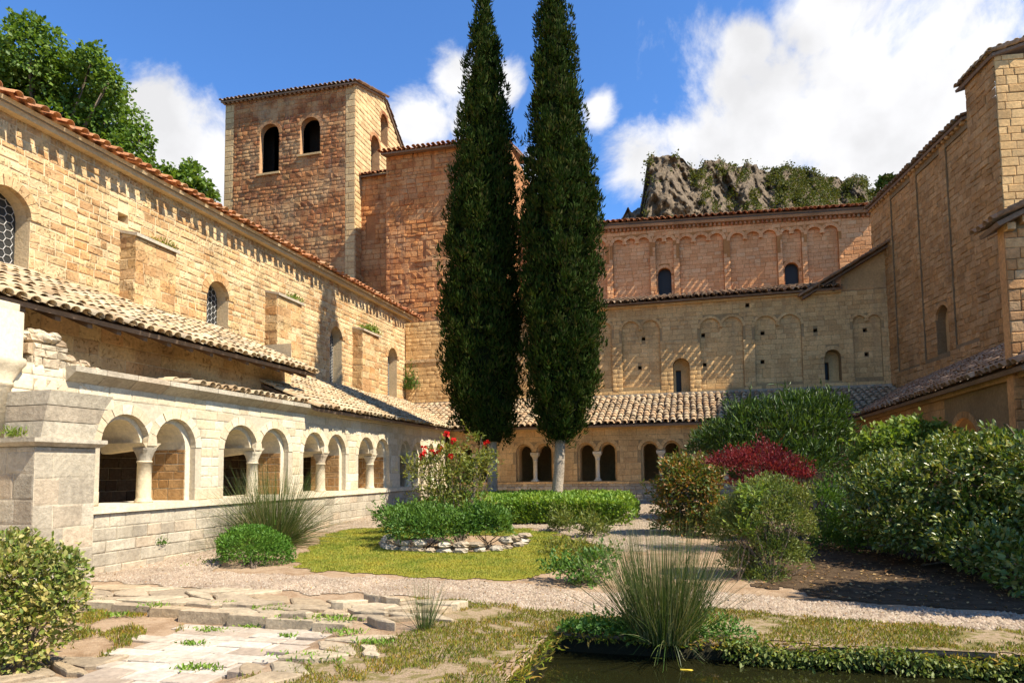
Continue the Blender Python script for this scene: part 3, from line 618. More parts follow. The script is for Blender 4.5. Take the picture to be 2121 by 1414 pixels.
w = wall('recess_wall', FR_, -18.0, -14.8, 5, zt, rops, M_GATM, gb, reveal=.5); masonry(FR_, -18.0, -14.8, 8, zt, rops, M_GAT, w, .3, (.3, .6), .03, .025, 80, seed=113)
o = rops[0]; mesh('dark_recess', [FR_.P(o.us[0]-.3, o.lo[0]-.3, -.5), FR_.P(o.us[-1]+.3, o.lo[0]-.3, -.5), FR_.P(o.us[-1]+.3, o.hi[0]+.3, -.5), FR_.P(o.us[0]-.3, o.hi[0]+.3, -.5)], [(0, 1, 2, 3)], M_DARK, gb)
mb = MB(); mb.box((-18, 34.22, 5), (-14.8, 36, zt)); mb.obj('recess_body', M_GATM, gb)
roof((-18.0, 33.95, zt-.05), (1, 0, 0), (0, 2, 1.0), 3.1, 2, M_TILER, gb, 20, seed=114)
# low porch in the corner
po = root('low_porch', 'low ochre plastered porch with stone ledge in the corner above the gallery roof', 'porch', (-11.8, 30.2, 4.8))
FD = Fr((0, 29.7, 0), (1, 0, 0), (0, -1, 0)); du0 = FD.px(829, 790)[0]; du1 = FD.px(960, 790)[0]; zt = FD.px(870, 752)[1]
a, zb = FD.px(886, 832); b, zd = FD.px(914, 765); dops = [op_rect(a, b, zb-.1, zd)]
w = wall('porch_wall', FD, du0, du1, 4.2, zt, dops, M_PLAS, po, reveal=.4)
mesh('door', [FD.P(a, zb-.1, -.4), FD.P(b, zb-.1, -.4), FD.P(b, zd, -.4), FD.P(a, zd, -.4)], [(0, 1, 2, 3)], M_WOOD, po)
mb = MB()
for q in np.arange(du0-.05, du1, .55): mb.box((q, 29.55, zt), (q+.53, 31.45, zt+.14+.03*rnd.random()))
mb.obj('ledge_stones', M_NAV, po, kind='stuff')
# ---------------------------------------------------------------- church: clerestory + aisle
ch = root('church_nave', 'church nave with orange blind-arcaded clerestory above a tan aisle wall', 'church', (0, 34, 0))
FU = Fr((0, 34., 0), (1, 0, 0), (0, -1, 0))
def utop(u): return float(14.1-.042*(u+4.16))
def panel(fr, x0, x1, yt, z0, k): 
    a, zt_ = fr.px(x0, yt+40); b, _ = fr.px(x1, yt+40); z1 = fr.px((x0+x1)/2, yt)[1]; return op_multi(a, b, z0, z1, k, .05)
ZR = 10.15
up_ = [panel(FU, 1160, 1256, 500, ZR, 3), panel(FU, 1269, 1346, 494, ZR, 3), panel(FU, 1358, 1395, 492, ZR, 2), panel(FU, 1407, 1499, 486, ZR, 3), panel(FU, 1512, 1610, 479, ZR, 3), panel(FU, 1621, 1661, 475, ZR, 2), panel(FU, 1672, 1737, 468, ZR, 2)]
w = wall('clerestory_wall', FU, -8.6, 8.6, 8.5, utop, up_, M_UPNM, ch, reveal=.16)
masonry(FU, -8.6, 8.6, ZR, lambda u: utop(u)-.35, up_, M_UPN, w, .2, (.25, .5), .015, .012, 170, ring=.14, seed=121, cut=lambda u, z: u < -8.5)
for o in up_: voussoirs(FU, o, M_UPN, w, .14, .02, 6, .06)
FUp = FU.off(-.16); uw = [o_px(FUp, 1363, 1391, 554, 622), o_px(FUp, 1626, 1655, 543, 606)]
w = wall('blind_panel', FUp, -8.5, 8.5, 8.5, utop, uw, M_UPNM, ch, reveal=.5)
for o in up_: masonry(FUp, o.us[0], o.us[-1], ZR, float(max(o.hi)), uw, M_UPN, w, .19, (.22, .46), .012, .012, 60, ring=.12, seed=122+int(o.us[0]*10) % 50)
for o in uw: voussoirs(FUp, o, M_UPN, w, .13, .025, 9, .06); glazing(FUp, o, -.3, ch)
mb = MB(); items = []
for q in np.arange(-8.5, 8.5, .2): items.append((FU.P(q, utop(q)-.28, 0), FU.U, FU.N, .11, .16, .12))
set_blocks('dentil', items, M_TILER, ch, 0)
mb = MB(); mb.add([FU.P(-8.6, utop(-8.6)-.2, .0), FU.P(8.6, utop(8.6)-.2, 0), FU.P(8.6, utop(8.6)-.2, .2), FU.P(-8.6, utop(-8.6)-.2, .2), FU.P(-8.6, utop(-8.6)-.08, .0), FU.P(8.6, utop(8.6)-.08, 0), FU.P(8.6, utop(8.6)-.08, .24), FU.P(-8.6, utop(-8.6)-.08, .24)], [(0, 1, 2, 3), (3, 2, 6, 7)]); mb.obj('eave_course', M_TILER, ch)
roof((-8.7, 33.68, utop(-8.7)+.03), (17.3, 0, -.042*17.3), (0, 5, 1.7), 17.3, 5.2, M_TILER, ch, 120, seed=125, sp=.30, jit=.018, over=.2)
mb = MB(); mb.box((-8.6, 34.7, 8.5), (8.5, 40, 13.4)); mb.obj('nave_body', M_DARK, ch)
FL = Fr((0, YN, 0), (1, 0, 0), (0, -1, 0)); U1 = 7.85; ul = FL.px(1742, 600)[0]; zl = 8.72
def atop(u): return 8.78
def lp(x0, x1, yt, zb, k): return panel(FL, x0, x1, yt, zb, k)
zb = FL.px(1330, 801)[1]
lps = [lp(1200, 1267, 668, zb, 2), lp(1288, 1367, 664, zb, 2), lp(1450, 1539, 657, 5.0, 2), lp(1563, 1660, 652, zb-.05, 2), lp(1767, 1826, 652, FL.px(1790, 781)[1], 2)]
holes = [(284, 1012), (597, 993), (909, 983), (1184, 970), (1446, 966), (265, 1163), (605, 1147), (909, 1132), (1455, 1092), (617, 1297), (917, 1285), (828, 838)]
hp = [r_px(FL, 1220+x/2.525, 300+y/2.525, 7, 7) for x, y in holes]
aw = [o_px(FL, 1394, 1429, 741, 816), o_px(FL, 1708, 1743, 723, 789)]
inl = lambda o: any(p.us[0] < o.us[0] and o.us[-1] < p.us[-1] and o.hi[0] < max(p.hi) and o.lo[0] > min(p.lo) for p in lps)
fops = lps+[h for h in hp if not inl(h)]+aw
w = wall('aisle_wall', FL, -13.2, U1, -.1, atop, fops, M_AISM, ch, reveal=.1)
masonry(FL, -13.2, U1, 4.4, 8.74, fops, M_AIS, w, .2, (.24, .5), .012, .01, 280, ring=.1, seed=131)
for o in lps: voussoirs(FL, o, M_AIS, w, .1, .016, 7, .05)
for o in aw: voussoirs(FL, o, M_AIS, w, .15, .02, 9, .05)
FLp = FL.off(-.1); iops = [h for h in hp if inl(h)]
w = wall('aisle_panel', FLp, -13.2, U1, 3, 8.7, iops+aw+[h for h in hp if not inl(h)], M_AISM, ch, reveal=.45)
for k, o in enumerate(lps): masonry(FLp, o.us[0], o.us[-1], float(min(o.lo)), float(max(o.hi)), iops, M_AIS, w, .2, (.24, .5), .01, .01, 40, seed=135+k)
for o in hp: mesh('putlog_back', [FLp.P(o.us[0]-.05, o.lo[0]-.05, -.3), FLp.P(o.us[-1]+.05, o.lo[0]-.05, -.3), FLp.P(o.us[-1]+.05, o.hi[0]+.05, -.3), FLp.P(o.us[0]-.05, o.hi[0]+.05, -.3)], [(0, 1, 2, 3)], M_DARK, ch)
for k, o in enumerate(aw):      # splayed window: slit at the back, stone round it
    fb = FLp.off(-.44); a, b = o.us[0]-.4, o.us[-1]+.2; m = o.us[0]+(o.us[-1]-o.us[0])*(.30 if k == 0 else .2); so_ = [op_rect(m-.1, m+.12, min(o.lo)+.12, max(o.hi)-.45)]
    wall('slit_wall', fb, a, b, min(o.lo)-.1, max(o.hi)+.1, so_, M_AIS, ch, reveal=.2); q = so_[0]
    mesh('slit_dark', [fb.P(q.us[0]-.1, q.lo[0]-.1, -.2), fb.P(q.us[-1]+.1, q.lo[0]-.1, -.2), fb.P(q.us[-1]+.1, q.hi[0]+.1, -.2), fb.P(q.us[0]-.1, q.hi[0]+.1, -.2)], [(0, 1, 2, 3)], M_GLASS, ch)
u, z = FL.px(1733, 806); mb = MB(); mb.box((u-.4, 29.5, z-.1), (u+.4, 29.61, z+.1)); mb.obj('loose_stone', M_TRN, ch)
# aisle roof
ua = FL.px(1742, 612)[0]; s4 = (0, 4.8, 1.35)
roof((-9.0, 29.3, 8.86), (1, 0, 0), s4, ua+9.0, 4.98, M_TILEB, ch, 170, seed=141, jit=.02, sp=.30, over=.2)
mb = MB(); mb.box((-9, 29.45, 8.7), (ua, 29.58, 8.78)); mb.obj('aisle_eave_course', M_AIS, ch)
mb = MB(); mb.box((-9, 33.84, ZR-.05), (6, 33.99, ZR+.03)); mb.obj('roof_flashing', M_TILER, ch)
# lean-to against the transept: plastered half gable with a sloping verge
lt = root('lean_to', 'small plastered lean-to half gable with sloping tile verge beside the transept', 'lean-to', (6.8, 30.5, 8.7))
g0, g1 = FL.px(1665, 614), FL.px(1836, 509); sl2 = (g1[1]-g0[1])/(g1[0]-g0[0])
def ltop(u): return g0[1]+sl2*(u-g0[0])-.12
ua2 = FL.px(1728, 600)[0]; w = wall('half_gable', FL, ua2, 7.8, 8.79, ltop, [], M_PLAS, lt)
mb = MB(); a0 = g0[0]-.1; mb.add([(a0, 29.25, ltop(a0)), (8, 29.25, ltop(8)), (8, 33.9, ltop(8)), (a0, 33.9, ltop(a0)), (a0, 29.25, ltop(a0)+.1), (8, 29.25, ltop(8)+.1), (8, 33.9, ltop(8)+.1), (a0, 33.9, ltop(a0)+.1)], [(3, 2, 1, 0), (4, 5, 6, 7), (0, 1, 5, 4), (1, 2, 6, 5), (2, 3, 7, 6), (3, 0, 4, 7)]); mb.obj('roof_board', M_BED, lt)
roof((a0, 33.9, ltop(a0)+.1), (0, -1, 0), (1, 0, sl2), 4.7, (8-a0)*math.hypot(1, sl2), M_TILEB, lt, 60, seed=143, sheet=False)
mb = MB()
for q in (g0[0]+.35, ua2-.1): mb.box((q, 29.35, 8.75), (q+.08, 29.43, ltop(q)))
mb.obj('wooden_prop', M_WOOD, lt)
# ---------------------------------------------------------------- transept on the right
tr = root('transept', 'high shaded transept wall with long flat pilasters on the right', 'church', (9.5, 26, 0))
p0 = ony(1838, 620, YN); fd = np.array([-.133, .991, 0]); fd /= np.linalg.norm(fd)
FF = Fr((p0[0], p0[1], 0), -fd, (-fd[1], fd[0], 0)); UE = FF.px(2078, 430)[0]; UM = FF.px(2003, 240)[0]
def ftop(u): return 12.42 if u < UM else 13.42
def fpx(x0, x1, yy): return FF.px(x0, yy)[0], FF.px(x1, yy)[0]
fz = FF.px(1930, 745)[1]
fo_ = [op_rect(*fpx(1862-8, 1899, 620), fz, 12.1), op_rect(*fpx(1910, 1963, 620), fz+.05, 12.1), op_rect(*fpx(1975, 2027, 620), fz+.2, 12.1)]
nb_ = o_px(FF, 1936, 1964, 630, 731)
w = wall('transept_wall', FF, -1.2, UM, 2.5, 12.42, fo_, M_TRNM, tr, reveal=.06)
wu = wall('transept_pier', FF, UM, UE, 2.5, 13.42, [], M_TRNM, tr)
masonry(FF, -1.2, UM, 4.6, 12.42, fo_, M_TRN, w, .21, (.2, .5), .02, .014, 170, seed=151, rough=1, chv=.25)
masonry(FF, UM, UE, 4.6, 13.42, [], M_TRN, wu, .21, (.2, .5), .025, .014, 110, seed=152, rough=1, chv=.25)
FFp = FF.off(-.06); w = wall('recessed_panel', FFp, -1.2, UE, 2.5, 12.4, [nb_], M_TRNM, tr, reveal=.3)
for k, o in enumerate(fo_): masonry(FFp, o.us[0], o.us[-1], float(o.lo[0]), 12.1, [nb_], M_TRN, w, .2, (.2, .46), .016, .013, 120, seed=153+k, ring=.1, rough=1)
voussoirs(FFp, nb_, M_TRN, w, .12, .02, 7, .05)
wall('niche_back', FFp.off(-.3), nb_.us[0]-.1, nb_.us[-1]+.1, min(nb_.lo)-.1, max(nb_.hi)+.1, [], M_PLAS, tr)
cor = FF.P(UE, 0); FE = Fr((cor[0], cor[1], 0), (fd[1], -fd[0], 0), -fd)
w = wall('transept_front', FE, 0, 8, 2, 13.42, [], M_TRNM, tr); masonry(FE, 0, 5, 7, 13.42, [], M_AIS, w, .24, (.28, .6), .02, .014, 110, seed=157)
cor2 = FF.P(UM, 0)
mb = MB(); q0, q1, q2, q3 = FF.P(-1.2, 0, -.5), FF.P(UM, 0, -.5), FF.P(UM, 0, -8), FF.P(-1.2, 0, -8)
mb.add([(*q[:2], 2.5) for q in (q0, q1, q2, q3)]+[(*q[:2], 12.3) for q in (q0, q1, q2, q3)], [(4, 5, 6, 7), (0, 1, 5, 4), (1, 2, 6, 5), (2, 3, 7, 6), (3, 0, 4, 7)]); mb.obj('transept_body', M_TRNM, tr)
e0 = FF.P(-1.3, 12.42, .15); roof(e0, FF.U, -FF.N+np.array([0, 0, .3]), UM+1.3, 4, M_TILEB, tr, 60, seed=158)
e0 = FF.P(UM-.1, 13.42, .12); roof(e0, FF.U, -FF.N+np.array([0, 0, .3]), UE-UM+.2, 4, M_TILEB, tr, 30, seed=159)
e0 = FE.P(-.12, 13.44, .1); roof(e0, FE.U+np.array([0, 0, .28]), FE.off(0).N*-1+np.array([0, 0, .02]), 5, 2, M_TILE2, tr, 30, seed=160)
mb = MB(); items = []
for q in np.arange(-1, UM, .3): items.append((FF.P(q, 12.33, 0), FF.U, FF.N, .16, .12, .12))
set_blocks('eave_stone', items, M_TRN, tr, 0)
# ---------------------------------------------------------------- side building at the right edge
sb = root('side_building', 'reddish rubble stone gable wall with dark tile verge at the right edge', 'building', (6.5, 15, 0))
GY0 = float(onz(2085, 772, 3.3)[1]); FG = Fr((0, GY0, 0), (1, 0, 0), (0, -1, 0)); gx = FG.px(2090, 650)[0]; e0 = FG.px(2052, 466); e1 = FG.px(2121, 431); gs = (e1[1]-e0[1])/(e1[0]-e0[0])
def gt(u): return e0[1]+gs*(u-e0[0])-.1
w = wall('side_wall', FG, gx, gx+3, -.2, gt, [], M_TRNM, sb); masonry(FG, gx, gx+2.4, 0, lambda u: gt(u)-.16, [], M_SIDE, w, .2, (.2, .42), .02, .014, 120, seed=171)
FGl = Fr((gx, 0, 0), (0, -1, 0), (-1, 0, 0)); wall('side_return', FGl, -GY0-.3, -GY0, -.2, gt(gx), [], M_SIDE, sb)
mb = MB(); mb.box((gx+.02, GY0+.02, -.2), (gx+3, GY0+.3, gt(gx)-.02)); mb.obj('side_body', M_SIDE, sb)
roof((e0[0], GY0+.5, e0[1]-.04), (0, -1, 0), (1, 0, gs), .8, 3, M_TILEB, sb, 40, seed=172)
mb = MB()
for q in np.arange(gx, gx+3, .24): mb.box((q, GY0-.16, gt(q)-.15), (q+.13, GY0, gt(q)-.03))
mb.obj('eave_dentils', M_SIDE, sb, kind='stuff')
# ---------------------------------------------------------------- back and right galleries
bg_ = root('cloister_gallery', 'shaded cloister gallery with paired dark arches below the church aisle, at the back', 'gallery', (-2, 27, 0))
FB = Fr((0, YB, 0), (1, 0, 0), (0, -1, 0)); E1 = onz(1800, 858, 3.3); E2 = onz(2085, 772, 3.3); XR = float((E1[0]+E2[0])/2)+.3
bpx = [(948, 1018), (1069, 1145), (1196, 1278), (1328, 1411), (1462, 1546), (1596, 1680)]
bops = []
for a, b in bpx: bops.append(op_multi(FB.px(a, 960)[0], FB.px(b, 960)[0], 1.22, 2.72, 2, .16))
w = wall('arcade_wall', FB, -9.7, XR, -.1, 3.3, bops, M_AISM, bg_, reveal=.16)
masonry(FB, -9.7, XR, 1.2, 3.28, bops, M_AIS, w, .22, (.3, .55), .012, .009, 220, ring=.12, seed=181, avoid=CYP+[(830, 880, 1020, 1414), (1430, 800, 2121, 1414)])
masonry(FB, -9.7, XR, .1, 1.2, [], M_BASE, w, .16, (.2, .42), .02, .014, 120, seed=182, avoid=CYP+[(830, 880, 1030, 1414), (1430, 800, 2121, 1414)])
for o in bops: voussoirs(FB, o, M_AIS, w, .12, .02, 8, .06)
FBi = FB.off(-.16); bo2 = [op_multi(o.us[0]+.08, o.us[-1]-.08, 1.22, 2.64, 2, .3) for o in bops]
wall('inner_order', FBi, -9.7, XR, 1.2, 3.2, bo2, M_AIS, bg_, reveal=.5)
for o in bops:
    a, b = o.us[0], o.us[-1]; c = (a+b)/2
    col = MB(); col.lathe((c, YB+.16, 1.2), [(.14, 0), (.14, .06), (.1, .1), (.085, .15), (.08, .82), (.1, .83), (.1, .86)], 16, [1, 1, .4, 0, 0, 0, 0]); co = col.obj('column', M_ARC, bg_, True)
    cap = MB(); cap.lathe((c, YB+.16, 2.06), [(.085, 0), (.12, .12), (.16, .2), (.17, .3)], 16, [0, .4, 1, 1]); cap.obj('capital', M_ARC, co)
mb = MB(); mb.box((-9.7, YB-.06, 1.13), (XR, YB+.5, 1.2)); mb.obj('sill_course', M_AIS, bg_)
mb = MB(); mb.box((-9.7, YB-.1, 3.2), (XR+1, YB+.3, 3.3)); mb.obj('wall_plate', M_AIS, bg_)
mb = MB(); mb.box((-12.5, YB+.7, .3), (9, YN-.05, .5)); mb.obj('walk_floor', M_TRN, bg_)
dzb = 1.48; hb = math.hypot(3.95, dzb); x0b, x1b = -9.35-3.9, XR+3.9
def keepB(a, s):
    x = x0b+a; h = s*3.95/hb; return x >= -9.35-h and x <= XR-.3+h and h < 3.8
roof((x0b, 25.66, 3.34), (1, 0, 0), (0, 3.95, dzb), x1b-x0b, hb, M_TILE, bg_, 300, keepB, seed=183, avoid=CYP+[(1560, 800, 2121, 1414)], sp=.25, ex=.36, poly=[(3.9, -.02), (x1b-x0b-3.9, -.02), (x1b-x0b, hb), (0, hb)])
mb = MB(); mb.box((-13.2, 29.49, 4.80), (7.8, 29.59, 4.90)); mb.obj('lead_flashing', M_BASE, bg_)
rg = root('cloister_gallery', 'shaded cloister gallery with long sloping roof below the transept, on the right', 'gallery', (XR+1.5, 23, 0))
FRg = Fr((XR, 26, 0), (0, -1, 0), (-1, 0, 0)); a = 26-onx(1965, 890, XR)[1]; b = 26-onx(2035, 890, XR)[1]
gops = [op_arch(a, b, 1.0, onx(2000, 868, XR)[2]+.05)]
w = wall('arcade_wall', FRg, 0, 14, -.1, 3.3, gops, M_TRNM, rg, reveal=.6); masonry(FRg, 0, 8, 1.2, 3.28, gops, M_TRN, w, .22, (.3, .55), .012, .01, 60, ring=.14, seed=191)
voussoirs(FRg, gops[0], M_TRN, w, .14, .02, 10, .06)
hr = math.hypot(3.2, 1.65)
def keepR(a, s): return 25.66-a+s*3.2/hr*-1 <= 29.6 and (-4 < a) and a >= -s*3.2/hr-.1
roof((XR-.3, 29.3, 3.34), (0, -1, 0), (3.2, 0, 1.65), 16, hr, M_TILEB, rg, 150, lambda a, s: 29.3-a <= 25.66+s*3.95/hr, seed=192, poly=[(3.64, -.02), (16, -.02), (16, hr), (0, hr)])
mb = MB(); mb.box((XR-.1, 12, 3.2), (XR+.3, 26, 3.3)); mb.obj('wall_plate', M_TRN, rg)
mb = MB(); mb.box((XR+.8, 12, .2), (9, 29, .4)); mb.obj('walk_floor', M_TRN, rg)
# ================================================================== ground, paths, pond
def inpoly(X, Y, poly):
    P = np.array(poly); ins = np.zeros(X.shape, bool); j = len(P)-1
    for i in range(len(P)):
        c = ((P[i, 1] > Y) != (P[j, 1] > Y)); xx = (P[j, 0]-P[i, 0])*(Y-P[i, 1])/(P[j, 1]-P[i, 1]+1e-12)+P[i, 0]; ins ^= c & (X < xx); j = i
    return ins
def wob(X, Y): return .10*np.sin(X*5.1+Y*1.7)+.07*np.sin(Y*7.3-X*2.9)+.05*np.sin(X*13+Y*11)
LAWN = [(-6.41, 10.15), (-7.3, 11.5), (-7.8, 12.98), (-8.7, 14.8), (-8.6, 15.9), (-7.57, 16.65), (-5.28, 16.75), (-3.97, 16.43), (-2.42, 14.37), (-1.61, 12.77), (-2.15, 10.46), (-2.76, 9.9), (-4.34, 9.95)]
GRAV = [(-9.75, 12.4), (-8.7, 12), (-7.8, 9.7), (-5.97, 9.75), (-4.3, 9.75), (-2.62, 9.61), (-1.54, 9.2), (.2, 9.45), (1.42, 9.1), (3.2, 8.6), (8.5, 8.3), (8.5, 7.5), (3.1, 7.95), (.2, 8.3), (-.76, 7.75), (-1.36, 7.95), (-3.32, 8.3), (-5.39, 8.45), (-9.3, 8.55), (-9.75, 9)]
GRV2 = [(-9.75, 15.2), (-8.85, 15.2), (-8.7, 16.1), (-7.6, 16.85), (-5.3, 16.9), (-3.9, 16.65), (-2.3, 14.6), (-1.4, 12.9), (-.5, 13.5), (-.2, 17), (-1.0, 24), (-1.6, 25.9), (-9.7, 25.9), (-9.7, 17)]
PATCH = [(-3.6, 8.25), (-2.2, 8.2), (-.7, 7.75), (.2, 8.3), (3.1, 7.95), (8.5, 7.4), (8.5, 6.9), (-1.5, 6.9), (-1.5, 2.5), (-3.3, 2.5), (-3.45, 5.5), (-2.8, 6.6), (-3.0, 7.7)]
xs = np.unique(np.concatenate([[-600, -300, -120, -60, -35, -24, -16], np.arange(-12, 9.01, .14), [PX0-.02, PX0+.07, 10, 14, 20, 40, 100, 300, 600]]))
ys = np.unique(np.concatenate([[-300, -100, -30, -8, -2, 0, 1], np.arange(2, 27, .14), [PY1-.07, PY1+.02, 28, 32, 45, 70, 130, 300, 900]]))
GX, GY = np.meshgrid(xs, ys); GZ = gz(GX, GY)
nx, ny = len(xs), len(ys); idx = np.arange(nx*ny).reshape(ny, nx)
quads = np.stack([idx[:-1, :-1], idx[:-1, 1:], idx[1:, 1:], idx[1:, :-1]], -1).reshape(-1, 4)
def soilmat(name, cols, sc=3., bump=.6, fine=40., mud=False):
    m, t, o = newmat(name); L = t.links.new; g = nd(t, 'ShaderNodeNewGeometry'); b = nd(t, 'ShaderNodeBsdfPrincipled', i={'Roughness': .95, 'Specular IOR Level': .1})
    n = nd(t, 'ShaderNodeTexNoise', i={'Scale': sc, 'Detail': 9., 'Roughness': .7}); L(g.outputs['Position'], n.inputs['Vector'])
    r = nd(t, 'ShaderNodeMapRange', i={1: .3, 2: .7}); L(n.outputs['Fac'], r.inputs[0]); c = ramp(t, r.outputs[0], cols)
    n2 = nd(t, 'ShaderNodeTexNoise', i={'Scale': fine, 'Detail': 6., 'Roughness': .7}); L(g.outputs['Position'], n2.inputs['Vector'])
    c = mixc(t, .55, c, n2.outputs['Color'], 'OVERLAY') if False else mixc(t, 1., c, ramp(t, n2.outputs['Fac'], [(.5, .5, .5), (.85, .85, .85), (1.25, 1.25, 1.25)]), 'MULTIPLY')
    if mud:     # wet mud on the pond's sides
        sx = nd(t, 'ShaderNodeSeparateXYZ'); L(g.outputs['Position'], sx.inputs[0]); mk = nd(t, 'ShaderNodeMapRange', i={1: .0, 2: -.04, 3: 0., 4: 1.}); L(sx.outputs[2], mk.inputs[0]); c = mixc(t, math_(t, 'MULTIPLY', mk.outputs[0], math_(t, 'GREATER_THAN', sx.outputs[0], PX0-.03)), c, (.022, .020, .011))
    L(c, b.inputs['Base Color']); bp = nd(t, 'ShaderNodeBump', i={'Strength': bump, 'Distance': .04}); L(n2.outputs['Fac'], bp.inputs['Height']); L(bp.outputs[0], b.inputs['Normal']); L(b.outputs[0], o.inputs[0]); return m
M_SOIL = soilmat('garden soil', [(.25, .155, .085), (.34, .225, .13), (.45, .32, .20), (.30, .19, .105)], mud=True)
M_GRAV = soilmat('gravel bed', [(.30, .22, .14), (.40, .31, .21), (.46, .37, .26)], 2., .8, 60.)
M_LAWN = soilmat('lawn turf', [(.21, .20, .022), (.27, .25, .03), (.31, .26, .05)], 1.5, .6, 50.)
M_PATCH = soilmat('dry turf', [(.30, .18, .09), (.20, .17, .05), (.42, .30, .19), (.18, .16, .04), (.34, .20, .09)], 2.6, .7, 45.)
g = mesh('ground', np.stack([GX, GY, GZ], -1).reshape(-1, 3), quads, M_SOIL, smooth=True); g['kind'] = 'structure'
def sheet(name, poly, mat, h, st=.06, hole=None):
    P = np.array(poly); X, Y = np.meshgrid(np.arange(P[:, 0].min()-.2, P[:, 0].max()+.2, st), np.arange(P[:, 1].min()-.2, P[:, 1].max()+.2, st))
    cx, cy_ = X[:-1, :-1]+st/2, Y[:-1, :-1]+st/2; ins = inpoly(cx+wob(cx, cy_), cy_+wob(cy_, cx), poly)
    if hole: ins &= ~hole(cx, cy_)
    n = X.shape[1]; id_ = np.arange(X.size).reshape(X.shape); q = np.stack([id_[:-1, :-1], id_[:-1, 1:], id_[1:, 1:], id_[1:, :-1]], -1)[ins]
    used = np.unique(q); re = -np.ones(X.size, int); re[used] = np.arange(len(used))
    V = np.stack([X, Y, gz(X, Y)+h], -1).reshape(-1, 3)[used]
    o = mesh(name, V, re[q], mat, smooth=True); o['kind'] = 'structure'; return o
BEDC, BEDR = (-4.95, 13.65), (1.45, 1.35)
inbed = lambda x, y: ((x-BEDC[0])/BEDR[0])**2+((y-BEDC[1])/BEDR[1])**2 < 1
pondhole = lambda x, y: (x > PX0-.01) & (y < PY1+.01)
sheet('lawn', LAWN, M_LAWN, .012, hole=inbed); sheet('gravel_path', GRAV, M_GRAV, .008); sheet('gravel_path', GRV2, M_GRAV, .008); sheet('grass_verge', PATCH, M_PATCH, .01, hole=pondhole)
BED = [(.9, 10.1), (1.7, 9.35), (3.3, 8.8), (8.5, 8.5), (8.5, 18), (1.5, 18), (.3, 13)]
M_SHADESOIL = soilmat('bed soil darkened for shade', [(.045, .028, .014), (.08, .05, .027), (.12, .08, .045), (.05, .033, .018)], 5., .9, 30.)  # pale garden soil recoloured dark to stand for the shade under the hedge
sheet('shade_darkened_bed', BED, M_SHADESOIL, .012)
# water
m, t, o = newmat('pond water'); b = nd(t, 'ShaderNodeBsdfPrincipled', i={'Base Color': (.012, .012, .004, 1), 'Roughness': .04, 'Specular IOR Level': .5, 'IOR': 1.33}); n = nd(t, 'ShaderNodeTexNoise', i={'Scale': 5., 'Detail': 2.}); gg = nd(t, 'ShaderNodeNewGeometry'); t.links.new(gg.outputs['Position'], n.inputs['Vector'])
bp = nd(t, 'ShaderNodeBump', i={'Strength': .06, 'Distance': .03}); t.links.new(n.outputs['Fac'], bp.inputs['Height']); t.links.new(bp.outputs[0], b.inputs['Normal']); t.links.new(b.outputs[0], o.inputs[0]); M_WATER = m
wv = mesh('water', [(PX0-.02, -6, WATER), (30, -6, WATER), (30, PY1+.02, WATER), (PX0-.02, PY1+.02, WATER)], [(0, 1, 2, 3)], M_WATER); wv['kind'] = 'structure'
# ------------------------------------------------------------------ scatter helpers
def sample_poly(poly, n, seed, hole=None, edge=True):
    r = np.random.default_rng(seed); P = np.array(poly); lo, hi = P.min(0), P.max(0); out = []
    while sum(map(len, out)) < n:
        q = lo+(hi-lo)*r.random((n*3, 2)); k = inpoly(q[:, 0]+wob(q[:, 0], q[:, 1]), q[:, 1]+wob(q[:, 1], q[:, 0]), poly)
        if hole: k &= ~hole(q[:, 0], q[:, 1])
        out.append(q[k])
    return np.vstack(out)[:n]
def frames(D, Nn):
    D = D/np.linalg.norm(D, axis=1, keepdims=True); S = np.cross(D, Nn); S /= (np.linalg.norm(S, axis=1, keepdims=True)+1e-9); N2 = np.cross(S, D); return D, S, N2
LEAF4 = (np.array([(0, 0, 0), (-.5, .45, .10), (0, 1, -.05), (.5, .45, .10)]), [(0, 3, 2), (0, 2, 1)])
LEAF6 = (np.array([(0, 0, 0), (-.36, .25, .08), (-.44, .62, .06), (0, 1, -.12), (.44, .62, .06), (.36, .25, .08), (0, .5, -.02)]), [(0, 5, 6), (0, 6, 1), (5, 4, 6), (1, 6, 2), (4, 3, 6), (2, 6, 3)])
def leafmats(P, D, Nn, L, Wd):
    D, S, N2 = frames(D, Nn); return np.stack([S*Wd[:, None], D*L[:, None], N2*L[:, None], P], -1)      # local x=width, y=length, z=normal
LM = {}
def leaves(P, D, Nn, L, Wd, mat, parent, name='foliage', six=False, seed=0, nobj=0, lname='leaf', kind='stuff'):
    base = LEAF6 if six else LEAF4; T = leafmats(P, D, Nn, L, Wd); keepm = np.ones(len(T), bool)
    if nobj:
        r = np.random.default_rng(seed); x, y, z = proj(P); ndv = np.abs(np.einsum('ij,ij->i', T[:, :, 2], (P-CAM)))/np.linalg.norm(P-CAM, axis=1)
        sc = np.where((x > 0) & (x < W0) & (y > 0) & (y < H0), (-z*1.0)+ndv*3+r.random(len(P))*.8, -1e9); sel = np.argsort(-sc)[:nobj]; keepm[sel] = False
        if mat.name not in LM:
            me = bpy.data.meshes.new(lname); me.from_pydata(base[0].tolist(), [], base[1]); me.materials.append(mat); me.polygons.foreach_set('use_smooth', [True]*len(base[1])); LM[mat.name] = me
        for k in sel:
            q = T[k]; o = bpy.data.objects.new(lname, LM[mat.name]); COL.objects.link(o); par(o, parent); o.matrix_basis = Matrix([list(q[0]), list(q[1]), list(q[2]), [0, 0, 0, 1]])
    return bulk(base, T[keepm], name, mat, parent, seed, kind)
def unit(v): return v/(np.linalg.norm(v, axis=1, keepdims=True)+1e-9)
